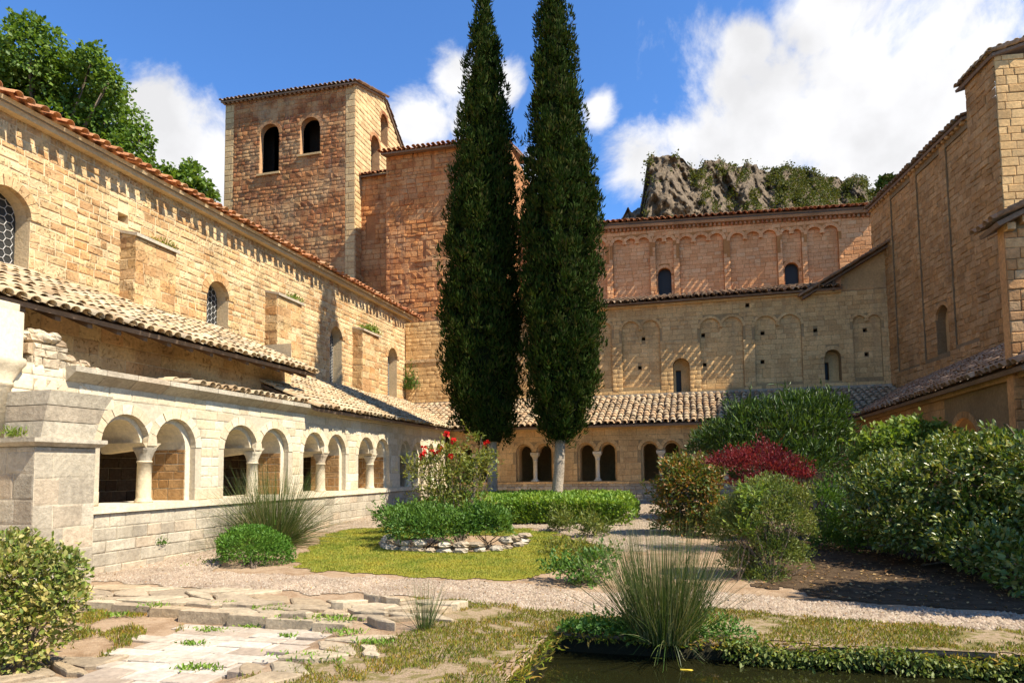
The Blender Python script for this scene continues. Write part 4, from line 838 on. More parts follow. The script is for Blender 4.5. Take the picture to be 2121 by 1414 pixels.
def clump(px, py, Y, rx, ry, rd=None):
    c = ony(px, py, Y); s = ((c-CAM)@fwd)/F; return (c, np.array([rx*s, rd if rd else rx*s, ry*s]))
def crown_points(cl, n, seed, shell=.35, lump=.16, bottom=-.5, cv=.3):
    r = np.random.default_rng(seed); w = np.array([c[1][0]*c[1][2]+c[1][0]*c[1][1] for c in cl]); w /= w.sum(); P, O = [], []
    for (c, R), k in zip(cl, r.multinomial(n, w)):
        d = unit(r.normal(size=(k*2, 3))); d = d[d[:, 2] > bottom][:k]
        f = 1+lump*(np.sin(d[:, 0]*7+c[0]*3)*np.sin(d[:, 1]*6+c[1])+np.sin(d[:, 2]*9+d[:, 0]*5+c[2]*4))*.7
        q_ = c+d*R; cav = np.sin(q_[:, 0]*6.3+1)*np.sin(q_[:, 1]*5.7+2)*np.sin(q_[:, 2]*7.1); rr = f*(1-shell*r.random(len(d))**1.6)*(1-cv*np.clip(cav*2.2-.15, 0, 1)); P.append(c+d*R*rr[:, None]); O.append(unit(d/np.maximum(R, .05)*R.mean()))
    return np.vstack(P), np.vstack(O)
def branches(base, cl, r0, mat, parent, n=10, seed=0, name='branch'):
    r = np.random.default_rng(seed); mb = MB(); base = np.array(base, float)
    for i in range(n):
        c, R = cl[i % len(cl)]; tip = c+R*r.normal(size=3)*.45; st = base+np.array([r.normal()*r0*3, r.normal()*r0*3, -.03]); mid = st*.5+tip*.5+r.normal(size=3)*.12*np.linalg.norm(tip-st)*.5
        mb.tube([st, mid, tip], [r0, r0*.7, r0*.3], 5)
    return mb.obj(name, mat, parent)
M_BARK = stone('bark', [(.17, .12, .08), (.22, .17, .12)], var=.4, bump=1.2, fine=22.)
M_BARKP = stone('pale cypress bark', [(.36, .29, .21), (.42, .35, .26)], var=.35, bump=1.2, fine=18.)
def shrub(name, label, cat, base, cl, n, L, W, mat, seed, up=.25, out=.8, rn=.9, shell=.4, six=False, nobj=0, lump=.16, stem=.02, nst=9, group=None, droop=0., bottom=-.5, shoots=45, cv=.3):
    t = root(name, label, cat, tuple(base), group); r = np.random.default_rng(seed); P, O = crown_points(cl, n, seed, shell, lump, bottom, cv)
    zmin = gz(P[:, 0], P[:, 1])+.02; P[:, 2] = np.maximum(P[:, 2], zmin)
    D = O*out+r.normal(size=O.shape)*rn*.6+np.array([0, 0, up]); Nn = O*.6+np.array([0, 0, .7])+r.normal(size=O.shape)*.55
    if shoots:      # stray shoots breaking the outline
        k = r.choice(np.where(O[:, 2] > -.1)[0], shoots); m = 9; sv = unit(O[k]+np.array([0, 0, .9])+r.normal(size=(shoots, 3))*.35); sl = L*(1.5+2.5*r.random(shoots)); tt = np.tile(np.linspace(.1, 1, m), shoots)
        Ps = np.repeat(P[k], m, 0)+np.repeat(sv*sl[:, None], m, 0)*tt[:, None]; Ds = np.repeat(sv, m, 0)+r.normal(size=(shoots*m, 3))*.7
        P = np.vstack([P, Ps]); D = np.vstack([D, Ds]); Nn = np.vstack([Nn, r.normal(size=Ds.shape)+np.array([0, 0, .6])])
    l = L*(.45+.9*r.random(len(P))); leaves(P, D, Nn, l, l*W, mat, t, six=six, seed=seed, nobj=nobj)
    if nst: branches(base, cl, stem, M_BARK, t, nst, seed)
    return t
# ------------------------------------------------------------------ leaf materials
LF = {k: leafmat(k+' leaves', c, tr, ro, spc, patch=.4 if 'grass' in k else .3) for k, c, tr, ro, spc in (
    ('sunlit variegated', [(.10, .15, .02), (.15, .20, .03), (.22, .26, .05), (.32, .31, .09), (.42, .36, .13), (.12, .17, .03), (.30, .22, .07)], .25, .45, .3),  # brighter copy of the viburnum colours, raised for this bush's sunlit look
    ('viburnum', [(.055, .10, .011), (.085, .14, .018), (.13, .18, .028), (.22, .24, .045), (.07, .11, .016), (.32, .29, .08)], .22, .38, .5),
    ('ball', [(.055, .14, .012), (.08, .18, .018), (.12, .22, .028)], .25, .55, .25),
    ('hedge', [(.13, .235, .022), (.18, .29, .03), (.23, .33, .045), (.10, .19, .018)], .28, .5, .3),
    ('cypress', [(.017, .036, .005), (.024, .046, .007), (.033, .056, .009), (.044, .060, .011), (.060, .055, .018)], .15, .8, .06),
    ('plane', [(.085, .155, .018), (.12, .20, .028), (.15, .225, .036), (.065, .12, .015)], .35, .5, .3),
    ('rose', [(0.128, 0.165, 0.027), (0.195, 0.217, 0.042), (0.270, 0.247, 0.060), (0.090, 0.135, 0.022)], .35, .5, .3),
    ('bed', [(0.068, 0.143, 0.018), (0.090, 0.180, 0.027), (0.120, 0.210, 0.036)], .28, .5, .3),
    ('rush', [(.04, .075, .012), (.055, .095, .015), (.085, .115, .022), (.22, .20, .09), (.035, .06, .011)], .2, .5, .3),
    ('photinia', [(.055, .10, .014), (.08, .13, .02), (.10, .14, .022), (.28, .12, .035), (.12, .15, .03), (.16, .15, .03), (.36, .15, .04)], .3, .45, .35),
    ('olive', [(0.112, 0.150, 0.027), (0.150, 0.195, 0.039), (0.195, 0.210, 0.051), (0.083, 0.120, 0.021)], .3, .5, .3),
    ('red', [(.12, .010, .018), (.19, .018, .028), (.085, .008, .014), (.27, .035, .045), (.16, .03, .02)], .35, .5, .3),
    ('oleander', [(.04, .085, .013), (.06, .11, .017), (.095, .15, .025), (.03, .06, .01)], .22, .45, .4),
    ('light', [(0.135, 0.210, 0.030), (0.180, 0.255, 0.042), (0.225, 0.285, 0.054), (0.090, 0.150, 0.024)], .35, .5, .3),
    ('grass', [(.23, .27, .035), (.30, .32, .05), (.38, .36, .06), (.18, .22, .025), (.46, .38, .11)], .3, .6, .2),
    ('drygrass', [(.12, .18, .014), (.18, .22, .02), (.27, .26, .03), (.38, .24, .05), (.10, .15, .012), (.33, .19, .045)], .3, .6, .2),
    ('cliffgreen', [(.06, .075, .010), (.09, .10, .015), (.13, .125, .022), (.04, .055, .009)], .25, .6, .2))}
M_RED = leafmat('rose petal', [(.62, .02, .015), (.72, .05, .03), (.5, .012, .012)], .25, .5, .2, (1.1, .6, .6))
# ------------------------------------------------------------------ grass and gravel
def grass(name, poly, n, h, seed, mat, hole=None, parent=None, w=.007):
    q = sample_poly(poly, n, seed, hole); r = np.random.default_rng(seed+1); q = q+r.normal(0, .05, q.shape)*(r.random((n, 1)) < .5);
    if hole: q = q[~hole(q[:, 0], q[:, 1])]; n = len(q)
    P = np.column_stack([q, gz(q[:, 0], q[:, 1])+.008])
    D = np.column_stack([r.normal(0, .45, n), r.normal(0, .45, n), np.ones(n)]); Nn = np.column_stack([r.normal(size=n), r.normal(size=n), np.zeros(n)])
    l = h*(.5+r.random(n)); dist = np.hypot(q[:, 0], q[:, 1]); return leaves(P, D, Nn, l, np.maximum(w, dist*.0009)*(.7+.6*r.random(n)), mat, parent, name, seed=seed, kind='stuff')
o = grass('lawn_grass', LAWN, 60000, .032, 301, LF['grass'], inbed); tag(o, 'short yellow green mown grass of the garden lawn', 'grass')
def patchhole(x, y): return pondhole(x, y) | (np.sin(x*2.3+1)*np.sin(y*2.7+.5)+.6*np.sin(x*6.1-y*4.4)+.35*np.sin(x*14+y*17) > .55)
o = grass('verge_grass', PATCH, 44000, .036, 303, LF['drygrass'], patchhole); tag(o, 'patchy dry grass on the verge beside the pond', 'grass')
LEFTP = [(-8.2, 7.3), (-6.0, 6.95), (-5.5, 6.4), (-5.6, 5.3), (-6.2, 5.0), (-7.6, 6.2)]
o = grass('sparse_grass', LEFTP, 2600, .05, 305, LF['drygrass'], lambda x, y: np.sin(x*3.3)*np.sin(y*4.7+1)+.5*np.sin(x*9+y*7) < .25); tag(o, 'sparse grass on bare earth beside the left bush', 'grass')
def pebbles(name, poly, n, seed, lo, hi):
    q = sample_poly(poly, n, seed); r = np.random.default_rng(seed); s = lo+(hi-lo)*r.random(n)**2; th = r.random(n)*6.28
    base = (np.array([(.5, 0, 0), (0, .42, .02), (-.5, .02, 0), (0, -.42, 0), (.05, .03, .42), (0, 0, -.3)]), [(0, 1, 4), (1, 2, 4), (2, 3, 4), (3, 0, 4)])
    c, sn = np.cos(th)*s, np.sin(th)*s; z = np.zeros(n)
    T = np.stack([np.stack([c, sn, z], -1), np.stack([-sn, c, z], -1), np.stack([z, z, s], -1), np.column_stack([q, gz(q[:, 0], q[:, 1])+.01])], -1)
    return bulk(base, T, name, M_PEB, None, seed, smooth=False)
M_PEB = stone('pebble stone', [(.30, .22, .145), (.38, .30, .21), (.22, .15, .095), (.46, .38, .28), (.27, .19, .13)], var=.3, bump=.2)
o = pebbles('gravel', GRAV, 30000, 311, .025, .07); tag(o, 'loose pale gravel of the path crossing the garden', 'gravel')
o = pebbles('gravel', GRV2, 14000, 312, .03, .07); tag(o, 'loose pale gravel of the path behind the lawn', 'gravel')
M_LIT = leafmat('dead leaf', [(.22, .12, .045), (.30, .18, .07), (.15, .08, .035), (.38, .26, .10), (.26, .11, .03)], .15)
def litter(name, poly, n, seed, L, lab):
    q = sample_poly(poly, n, seed); r = np.random.default_rng(seed); P = np.column_stack([q, gz(q[:, 0], q[:, 1])+.02+.02*r.random(n)]); l = L*(.5+r.random(n))
    o = leaves(P, np.column_stack([r.normal(size=n), r.normal(size=n), r.normal(0, .25, n)]), np.column_stack([r.normal(0, .35, n), r.normal(0, .35, n), np.ones(n)]), l, l*.55, M_LIT, None, name, seed=seed); tag(o, lab, 'leaves')
litter('leaf_litter', BED, 5200, 331, .05, 'brown fallen leaves littering the dark bed under the right shrubs')
litter('fallen_leaves', GRAV, 420, 332, .035, 'scattered dead leaves on the gravel path')
# ------------------------------------------------------------------ paving
M_PAVE = stone('white paving', [(.46, .385, .29), (.55, .48, .38), (.37, .29, .21), (.50, .42, .32)], var=.3, bump=.5, stain=.45, stain_col=(.30, .22, .14))
M_FLAG = stone('flagstone', [(.40, .31, .20), (.47, .38, .25), (.34, .265, .175), (.43, .32, .19)], var=.35, bump=.7)
pv = bpy.data.objects.new('paved_court', None); COL.objects.link(pv); pv['kind'] = 'structure'; pv.location = (-4.5, 5.5, -.1)
PAVE = [(-6.0, 6.85), (-3.95, 6.72), (-3.7, 6.2), (-3.62, 5.6), (-3.75, 5.0), (-3.5, 4.2), (-3.5, 2.5), (-5.3, 2.5), (-5.0, 4.3), (-5.45, 5.2), (-5.5, 5.8)]
y = 2.6; k = 0
while y < 6.85:
    h = rnd.uniform(.17, .27); x = -6.4+rnd.uniform(-.2, .2)
    while x < -3.3:
        l = rnd.uniform(.28, .62); cx, cy_ = x+l/2, y+h/2
        if inpoly(np.array([cx]), np.array([cy_]), PAVE)[0]:
            z = float(gz(cx, cy_))+rnd.uniform(.004, .014); tl = [rnd.uniform(-.006, .006) for _ in range(4)]; mb = MB(); g_ = .011; j = lambda: rnd.uniform(-.006, .006)
            xy = [(x+g_+j(), y+g_+j()), (x+l-g_+j(), y+g_+j()), (x+l-g_+j(), y+h-g_+j()), (x+g_+j(), y+h-g_+j())]
            ins = [(a+(cx-a)*.05, b+(cy_-b)*.08) for a, b in xy]
            v = [(a, b, z-.06) for a, b in xy]+[(a, b, z+.012+e) for (a, b), e in zip(xy, tl)]+[(a, b, z+.02+e) for (a, b), e in zip(ins, tl)]
            mb.add(v, [(8, 9, 10, 11)]+[(i, (i+1) % 4, 4+(i+1) % 4, 4+i) for i in range(4)]+[(4+i, 4+(i+1) % 4, 8+(i+1) % 4, 8+i) for i in range(4)]); mb.obj('paving_slab', M_PAVE, pv)
        x += l
    y += h
def flags(poly, parent, st, seed, z0, th, mat, name='flagstone', gap=.02, rough=.3, zj=.012, asp=1.5):
    """irregular flagstones: a jittered grid of points, each stone the shrunken cell of its corner points"""
    r = np.random.default_rng(seed); P = np.array(poly); x0, y0 = P.min(0)-st; x1, y1 = P.max(0)+st; nx, ny = int((x1-x0)/(st*asp))+2, int((y1-y0)/st)+2
    G = np.zeros((ny, nx, 2))
    for j in range(ny):
        for i in range(nx): G[j, i] = (x0+(i+(.5 if j % 2 else 0))*st*asp+r.normal()*st*rough*.6, y0+j*st+r.normal()*st*rough*.35)
    for j in range(ny-1):
        for i in range(nx-1):
            c = [G[j, i], G[j, i+1], G[j+1, i+1], G[j+1, i]]; m = sum(c)/4
            if not inpoly(m[None, 0], m[None, 1], poly)[0]: continue
            pts = []
            for a in range(4):
                p, q = c[a], c[(a+1) % 4]; pts += [p*.86+q*.14, p*.5+q*.5+r.normal(size=2)*st*.04, p*.14+q*.86]
            pts = [m+(p-m)*(1-gap/np.linalg.norm(p-m)) for p in pts]; n = len(pts); base = (gz(*m) if z0 is None else z0)+r.normal()*zj; tilt = r.normal(size=2)*.02
            top = [(p[0], p[1], base+th+(p-m)@tilt-.012) for p in pts]; ins = [(m[0]+(p[0]-m[0])*.88, m[1]+(p[1]-m[1])*.88, base+th+(p-m)@tilt+r.normal()*.003) for p in pts]; bot = [(p[0], p[1], base-.08) for p in pts]
            mesh(name, bot+top+ins, [list(range(2*n, 3*n))]+[[i, (i+1) % n, n+(i+1) % n, n+i] for i in range(n)]+[[n+i, n+(i+1) % n, 2*n+(i+1) % n, 2*n+i] for i in range(n)], mat, parent)
fl = bpy.data.objects.new('flagstone_path', None); COL.objects.link(fl); fl['kind'] = 'structure'; fl.location = (-6, 7.7, 0)
flags([(-9.2, 8.2), (-8.9, 7.42), (-7.4, 7.32), (-5.6, 7.08), (-4.2, 6.9), (-3.75, 7.2), (-3.7, 7.95), (-5.05, 8.15), (-7, 8.25)], fl, .36, 321, .0, .035, M_FLAG)
flags([(-4.4, 6.85), (-3.1, 6.55), (-2.85, 7.2), (-3.0, 7.9), (-3.9, 8.05), (-4.3, 7.4)], fl, .24, 322, None, .05, M_FLAG, rough=.6, zj=.03, gap=.03)
flags([(-3.75, 6.3), (-3.05, 6.35), (-2.85, 5.8), (-3.15, 5.0), (-3.2, 2.8), (-3.65, 2.8), (-3.75, 4.8)], fl, .36, 323, None, .04, M_FLAG, rough=.5, gap=.04, asp=1.2)
flags([(-6.1, 5.2), (-5.35, 5.35), (-5.15, 4.6), (-5.2, 3.5), (-5.7, 3.5), (-5.8, 4.6)], fl, .3, 324, None, .05, M_FLAG, rough=.6, gap=.04, asp=1.2)
# kerb stones at the step down to the court
x = -8.75; k = 0
while x < -3.9:
    l = rnd.uniform(.4, .75); yy = 7.38-.125*(x+8.6+l/2); mb = MB(); mb.box((x+.008, yy-.12, -.16), (x+l-.008, yy+.08, .028+rnd.uniform(-.008, .008)), .012); mb.obj('kerb_stone', M_FLAG, fl); x += l
M_RING = stone('bed edging stone', [(.42, .35, .25), (.54, .47, .36), (.30, .23, .15), (.48, .38, .26)], var=.4, bump=.9)
# stone ring round the rose bed
rg_ = root('stone_ring', 'low ring of rough pale stones edging the round flower bed on the lawn', 'edging', (BEDC[0], BEDC[1], .1))
k = 0; th = -2.95
while th < .3:
    w_ = rnd.uniform(.11, .22)
    for lay in range(2 if rnd.random() < .6 else 1):
        a = th+lay*rnd.uniform(-.05, .05); q = 1.02-.03*lay+rnd.uniform(-.03, .03); p = (BEDC[0]+BEDR[0]*math.cos(a)*q, BEDC[1]+BEDR[1]*math.sin(a)*q); h = rnd.uniform(.05, .09)
        rock((p[0], p[1], float(gz(*p))+h*.7+lay*.11), (w_*rnd.uniform(.7, 1.), w_*.7, h), M_RING, rg_, 'edging_stone', 700+k); k += 1
    th += w_*1.12+rnd.uniform(0, .03)
# ================================================================== trees
def cypress(label, px, Y, prof, ybase, ypx_top, seed, n, lean=0., frot=1.):
    base = ony(px, 1000, Y); base[2] = gz(base[0], base[1]); t = root('cypress_tree', label, 'cypress', tuple(base), 'cypresses in the garden'); r = np.random.default_rng(seed)
    tab = []
    for yp, xl, xr in prof:
        a, b = ony(xl, yp, Y), ony(xr, yp, Y); tab.append((a[2], (a[0]+b[0])/2, max(abs(b[0]-a[0])/2-.17, .02)))
    tab.sort(); Z, Xc, R = map(np.array, zip(*tab)); z0, z1 = Z[0], Z[-1]
    # weight by radius so tufts are even over the surface
    zz = np.linspace(z0, z1, 400); rz = np.interp(zz, Z, R)+.15; cdf = np.cumsum(rz); cdf /= cdf[-1]
    tz = np.interp(r.random(n), cdf, zz); ta = r.random(n)*2*math.pi; tr = np.interp(tz, Z, R); xc = np.interp(tz, Z, Xc)
    flute = .93+.07*np.sin(ta*5+tz*.9)+.06*np.sin(ta*9-tz*1.7)+.05*np.sin(ta*3+tz*3.1)
    rad = tr*flute*(1.0-.22*r.random(n)**1.2)+r.normal(0, .10, n)
    C = np.column_stack([xc+rad*np.cos(ta), base[1]+rad*np.sin(ta)*frot, tz]); O = np.column_stack([np.cos(ta), np.sin(ta), np.zeros(n)])
    m = 30; Cr = np.repeat(C, m, 0); Or = np.repeat(O, m, 0); sz = np.repeat(.11+.24*r.random(n)**1.5, m)
    uo = unit(r.normal(size=Cr.shape)+Or*.5+np.array([0, 0, .25])); off = uo*np.array([.62, .62, 1.1])*sz[:, None]*(.75+.35*r.random(len(Cr)))[:, None]; P = Cr+off
    D = np.array([0, 0, 1.])*.75+uo*.6+r.normal(size=Cr.shape)*.22; Nn = uo+Or*.2+r.normal(size=Cr.shape)*.3
    l = .07+.09*r.random(len(P)); leaves(P, D, Nn, l*1.35, l*.42, LF['cypress'], t, 'crown', seed=seed)
    core = MB(); core.lathe((0, 0, 0), [(max(rr*.70, .01), z) for z, rr in zip(Z, R)], 14)
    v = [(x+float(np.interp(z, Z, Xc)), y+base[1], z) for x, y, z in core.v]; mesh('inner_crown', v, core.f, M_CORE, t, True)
    tk = MB(); xt = float(Xc[0]); tk.tube([(base[0]-.03, base[1], base[2]-.2), (base[0]-.01, base[1], base[2]+.5), ((base[0]+xt)/2, base[1], base[2]+1.3), (xt, base[1], z0+.6), (float(Xc[len(Xc)//2]), base[1], (z0+z1)/2), (float(Xc[-1]), base[1], z1-.8)], [.23, .18, .165, .16, .1, .02], 12); tk.obj('trunk', M_BARKP, t, True)
    return t
M_CORE = flat('shade-dark inner foliage', (.012, .018, .006), .95, .05)  # solid core coloured near-black for the shade deep inside the foliage
cypress('left cypress, taller with narrow pointed tip and shaded trunk', 1020, 21.1, [(915, 985, 1055), (880, 950, 1075), (820, 925, 1080), (740, 912, 1086), (640, 912, 1083), (520, 922, 1078), (400, 935, 1073), (300, 947, 1065), (200, 959, 1044), (100, 974, 1031), (40, 986, 1019), (5, 992, 1010), (-8, 999, 1003)], 915, 0, 401, 2300)
cypress('right cypress, broader at the bottom with pale bare trunk', 1153, 20.6, [(912, 1135, 1190), (885, 1108, 1218), (820, 1092, 1240), (740, 1083, 1250), (600, 1076, 1251), (480, 1080, 1249), (400, 1085, 1243), (300, 1092, 1220), (200, 1101, 1203), (100, 1107, 1190), (0, 1119, 1170), (-50, 1130, 1158), (-90, 1141, 1148)], 912, -60, 402, 2500)
def treeD(name, label, blobs, D, n, L, mat, seed, trunk=.3, six=False, W=.75):
    cl = []
    for x, y, rx, ry in blobs: c = CAM+ray(x, y)*D*(1+.03*math.sin(x*7)); s = D/F; cl.append((c, np.array([rx*s, rx*s*.9, ry*s])))
    b = cl[0][0].copy(); b[2] = 0; t = root(name, label, 'tree', tuple(b)); r = np.random.default_rng(seed)
    P, O = crown_points(cl, n, seed, .55, .22, -.8); D_ = O*.7+r.normal(size=O.shape)*.7+np.array([0, 0, -.1]); Nn = O*.5+np.array([0, 0, .8])+r.normal(size=O.shape)*.5
    l = L*(.6+.7*r.random(len(P))); leaves(P, D_, Nn, l, l*W, mat, t, 'crown', six=six, seed=seed)
    mb = MB(); top = cl[0][0]; mb.tube([b-np.array([0, 0, .1]), b+np.array([.1, 0, top[2]*.5]), top], [trunk, trunk*.8, trunk*.35], 9)
    for c, R in cl[1:]: mb.tube([b+np.array([.1, 0, top[2]*.55]), (b+np.array([0, 0, top[2]*.75])+c)/2, c], [trunk*.5, trunk*.35, trunk*.12], 6)
    mb.obj('trunk', M_BARK, t, True); return t
treeD('plane_tree', 'large leafy green tree rising behind the left wing roof', [(90, 230, 120, 120), (60, 120, 75, 70), (160, 180, 90, 75), (220, 250, 75, 70), (150, 300, 100, 80), (250, 330, 60, 55), (20, 200, 90, 110), (190, 130, 40, 35), (290, 290, 30, 40), (60, 60, 40, 25), (-60, 170, 110, 120), (-40, 300, 120, 90), (300, 345, 28, 25), (110, 380, 120, 60), (225, 170, 30, 30)], 33, 42000, .22, LF['plane'], 411, .4)
treeD('young_tree', 'small airy green tree peeking over the left wing roof beside the tower', [(385, 385, 45, 32), (350, 365, 28, 22), (420, 395, 26, 24), (395, 350, 20, 18), (440, 410, 15, 14), (375, 415, 40, 20)], 36, 3000, .24, LF['plane'], 412, .15)
treeD('pine_tree', 'tiny dark tree on the ridge behind the transept roof', [(1833, 378, 14, 10), (1845, 374, 9, 7), (1828, 390, 12, 8)], 60, 260, .5, LF['cypress'], 413, .1)
# ------------------------------------------------------------------ cliff
def fbm(x, y, seed, octv=5):
    r = np.random.default_rng(seed); o = np.zeros_like(x); a = 1.
    for k in range(octv):
        p = r.random(6)*6.28; f = 2.03**k
        o += a*(np.sin(x*f+p[0]+1.3*np.sin(y*f*.7+p[1]))*np.sin(y*f*1.1+p[2]+1.1*np.sin(x*f*.8+p[3]))); a *= .55
    return o
sil = [(1000, 470), (1240, 465), (1288, 452), (1300, 428), (1308, 440), (1326, 428), (1333, 390), (1338, 352), (1345, 322), (1352, 318), (1356, 328), (1372, 322), (1400, 322), (1422, 335), (1436, 350), (1452, 347), (1458, 333), (1490, 328), (1512, 338), (1525, 345), (1548, 338), (1566, 340), (1572, 352), (1596, 356), (1615, 350), (1633, 341), (1645, 350), (1672, 352), (1690, 358), (1700, 366), (1730, 362), (1744, 372), (1765, 364), (1790, 370), (1800, 392), (1815, 402), (1900, 425), (2100, 470)]
M_CLIFF = stone('grey limestone cliff', [(.16, .118, .075)]*2, var=.6, bump=1., fine=.7, stain=.8, stain_col=(.035, .032, .026))
ns, nt = 420, 150; S, T = np.meshgrid(np.linspace(1000, 2100, ns), np.linspace(0, 1.35, nt))
yt = np.interp(S, [a for a, b in sil], [b for a, b in sil])+fbm(S*.13, S*0, 5)*2.5+np.round(fbm(S*.33, S*0, 15)*1.5)
tt = np.minimum(T, 1); YP = 600+(yt-600)*tt
right_ = np.clip((S-1400)/260, 0, 1)
def ridged(x, y, sd, o=5):
    r = np.random.default_rng(sd); v = np.zeros_like(x); a = 1.
    for k in range(o):
        p = r.random(4)*6.28; f = 2.1**k; v += a*(1-np.abs(np.sin(x*f+p[0]+1.5*np.sin(y*f*.6+p[1]))+np.sin(y*f+p[2]+1.2*np.sin(x*f*.5+p[3])))*.9); a *= .52
    return v
ledge = np.floor(tt*17+fbm(S*.04, tt*2, 8)*1.6)/17
Dp = 170+(tt*.35+ledge*.65)**1.4*(8+42*right_)-ridged(S*.045, tt*9, 6)*2.4-ridged(S*.15, tt*28, 7)*1.0+fbm(S*.02, tt*1.3, 9)*3+np.maximum(T-1, 0)*90
Dv = fwd[None, None]+right*((S-CX)/F)[..., None]+up*((CY-YP)/F)[..., None]; V = CAM+Dv*Dp[..., None]
V[..., 2] -= np.maximum(T-1, 0)*40
id_ = np.arange(ns*nt).reshape(nt, ns); q = np.stack([id_[:-1, :-1], id_[:-1, 1:], id_[1:, 1:], id_[1:, :-1]], -1).reshape(-1, 4)
cf = mesh('cliff', V.reshape(-1, 3), q, M_CLIFF); cf['kind'] = 'structure'
r = np.random.default_rng(77)
msk = (fbm(S*.035, tt*4, 11)*.55+right_*.9+tt*.5-.95+fbm(S*.12, tt*16, 12)*.7) > 0; msk &= (T <= 1.0) & (S > 1335) & (S < 1830) & (T > .45)
pts = V[msk]; pts = pts[r.integers(len(pts), size=2600)]; m = 9; Pc = np.repeat(pts, m, 0)+r.normal(size=(len(pts)*m, 3))*np.array([.5, .5, .38]); Oc = unit(r.normal(size=Pc.shape)+np.array([.3, -.5, .8]))
o = leaves(Pc+np.array([0, -.5, .15]), Oc, Oc+r.normal(size=Oc.shape), .35+.4*r.random(len(Pc)), .3+.3*r.random(len(Pc)), LF['cliffgreen'], None, 'cliff_scrub', seed=78); tag(o, 'green scrub growing over the distant grey cliff', 'scrub')
# ================================================================== garden plants
def rush(label, base, n, L, spread, seed, w=.008, droop=.35, group=None, mat='rush', lean=(0, 0), rb=.15):
    t = root('rush_clump', label, 'grass clump', tuple(base), group); r = np.random.default_rng(seed); ks = 6; a = r.random(n)*6.28; e = np.abs(r.normal(0, spread, n)); l = L*(.45+.6*r.random(n)); V, Fq, R = [], [], []
    rr = rb*np.sqrt(r.random(n)); p = np.column_stack([base[0]+rr*np.cos(a), base[1]+rr*np.sin(a), np.full(n, base[2]-.01)])
    d = np.column_stack([np.cos(a)*np.sin(e)+lean[0], np.sin(a)*np.sin(e)+lean[1], np.cos(e)]); g = droop*(.4+1.2*r.random(n))*np.sin(e).clip(.12)
    side = unit(np.cross(d, r.normal(size=(n, 3)))); pts = [p]
    for k in range(1, ks):
        dd = d.copy(); dd[:, 2] -= g*(k/(ks-1))*1.8; dd = unit(dd); pts.append(pts[-1]+dd*(l/(ks-1))[:, None])
    out = np.zeros((n, ks*2-1, 3))
    for k in range(ks-1):
        ww = w*(1-.75*k/(ks-1)); out[:, 2*k] = pts[k]-side*ww/2; out[:, 2*k+1] = pts[k]+side*ww/2
    out[:, -1] = pts[-1]; out[:, :, 2] = np.maximum(out[:, :, 2], WATER+.02)
    nv = ks*2-1; f = []
    for k in range(ks-2): f += [(2*k, 2*k+1, 2*k+3), (2*k, 2*k+3, 2*k+2)]
    f.append((2*ks-4, 2*ks-3, 2*ks-2)); fa = (np.array(f)[None]+(np.arange(n)*nv)[:, None, None]).reshape(-1, 3)
    mesh('blades', out.reshape(-1, 3), fa, LF[mat], t, True, 'stuff', np.repeat(r.random(n), len(f))); return t
B = gnd
def cl_px(Y, *L): return [clump(x, y, Y+dy, rx, ry) for x, y, rx, ry, dy in L]
# left foreground bush
b = np.array([-5.95, 4.75, 0.]); s = 1
shrub('leaf_bush', 'glossy variegated broadleaf bush in the left foreground corner', 'bush', b, cl_px(5.0, (45, 1230, 95, 105, 0), (110, 1200, 60, 80, .1), (10, 1160, 80, 60, .1), (60, 1310, 80, 80, -.1), (125, 1250, 50, 60, 0), (-60, 1280, 110, 130, 0), (150, 1180, 25, 35, .1), (30, 1370, 55, 40, -.2)), 9500, .055, .62, LF['sunlit variegated'], 421, cv=.15, shell=.4, six=True, nobj=300, lump=.14, stem=.014)
rush('wide arching rush clump beside the left arcade wall', B(565, 1130), 2600, 1.95, 1.0, 431, .009, .38, rb=.35)
b = B(525, 1178); shrub('round_bush', 'small rounded bright green bush in front of the rushes', 'bush', b, cl_px(b[1]+.5, (525, 1135, 72, 48, 0), (560, 1150, 50, 36, .15), (515, 1130, 62, 44, .1)), 12000, .042, .5, LF['ball'], 441, shell=.3, lump=.04, cv=.08, shoots=20, up=.5, stem=.012)
# rose bed
b = np.array([BEDC[0]+.1, BEDC[1], .15]); Yr = BEDC[1]
rs = shrub('rose_bush', 'tall loose rose bush with bright red flowers in the round bed', 'rose bush', b, cl_px(Yr, (930, 985, 75, 55, .2), (985, 970, 48, 40, .2), (865, 970, 36, 32, 0), (905, 1030, 60, 35, .1), (960, 1040, 60, 30, .3), (935, 930, 40, 24, .2), (1005, 945, 26, 22, .3), (890, 945, 24, 20, 0), (985, 905, 18, 10, .3)), 4600, .09, .42, LF['rose'], 451, shell=.85, lump=.25, stem=.014, nst=22, bottom=-.9)
for k, (x, y) in enumerate(((925, 899), (940, 913), (878, 928), (880, 940), (895, 936), (905, 941), (915, 931), (934, 946), (1008, 918), (872, 945))):
    c = ony(x, y, Yr-.1+.05*(k % 3)); r = np.random.default_rng(460+k); nP = 14; O = unit(r.normal(size=(nP, 3))+np.array([0, -.2, .6])); leaves(np.repeat(c[None], nP, 0)+O*.015, O, r.normal(size=(nP, 3)), np.full(nP, .075), np.full(nP, .07), M_RED, rs, 'flower', True, 460+k, kind=None)
shrub('bed_plant', 'dense green leafy plants filling the left of the round bed', 'bush', B(880, 1135), cl_px(12.75, (860, 1092, 62, 44, 0), (910, 1095, 60, 42, 0), (825, 1080, 38, 34, .2), (950, 1090, 48, 42, .1), (890, 1070, 50, 30, .3)), 8200, .075, .4, LF['bed'], 452, shell=.5, up=.7, stem=.01)
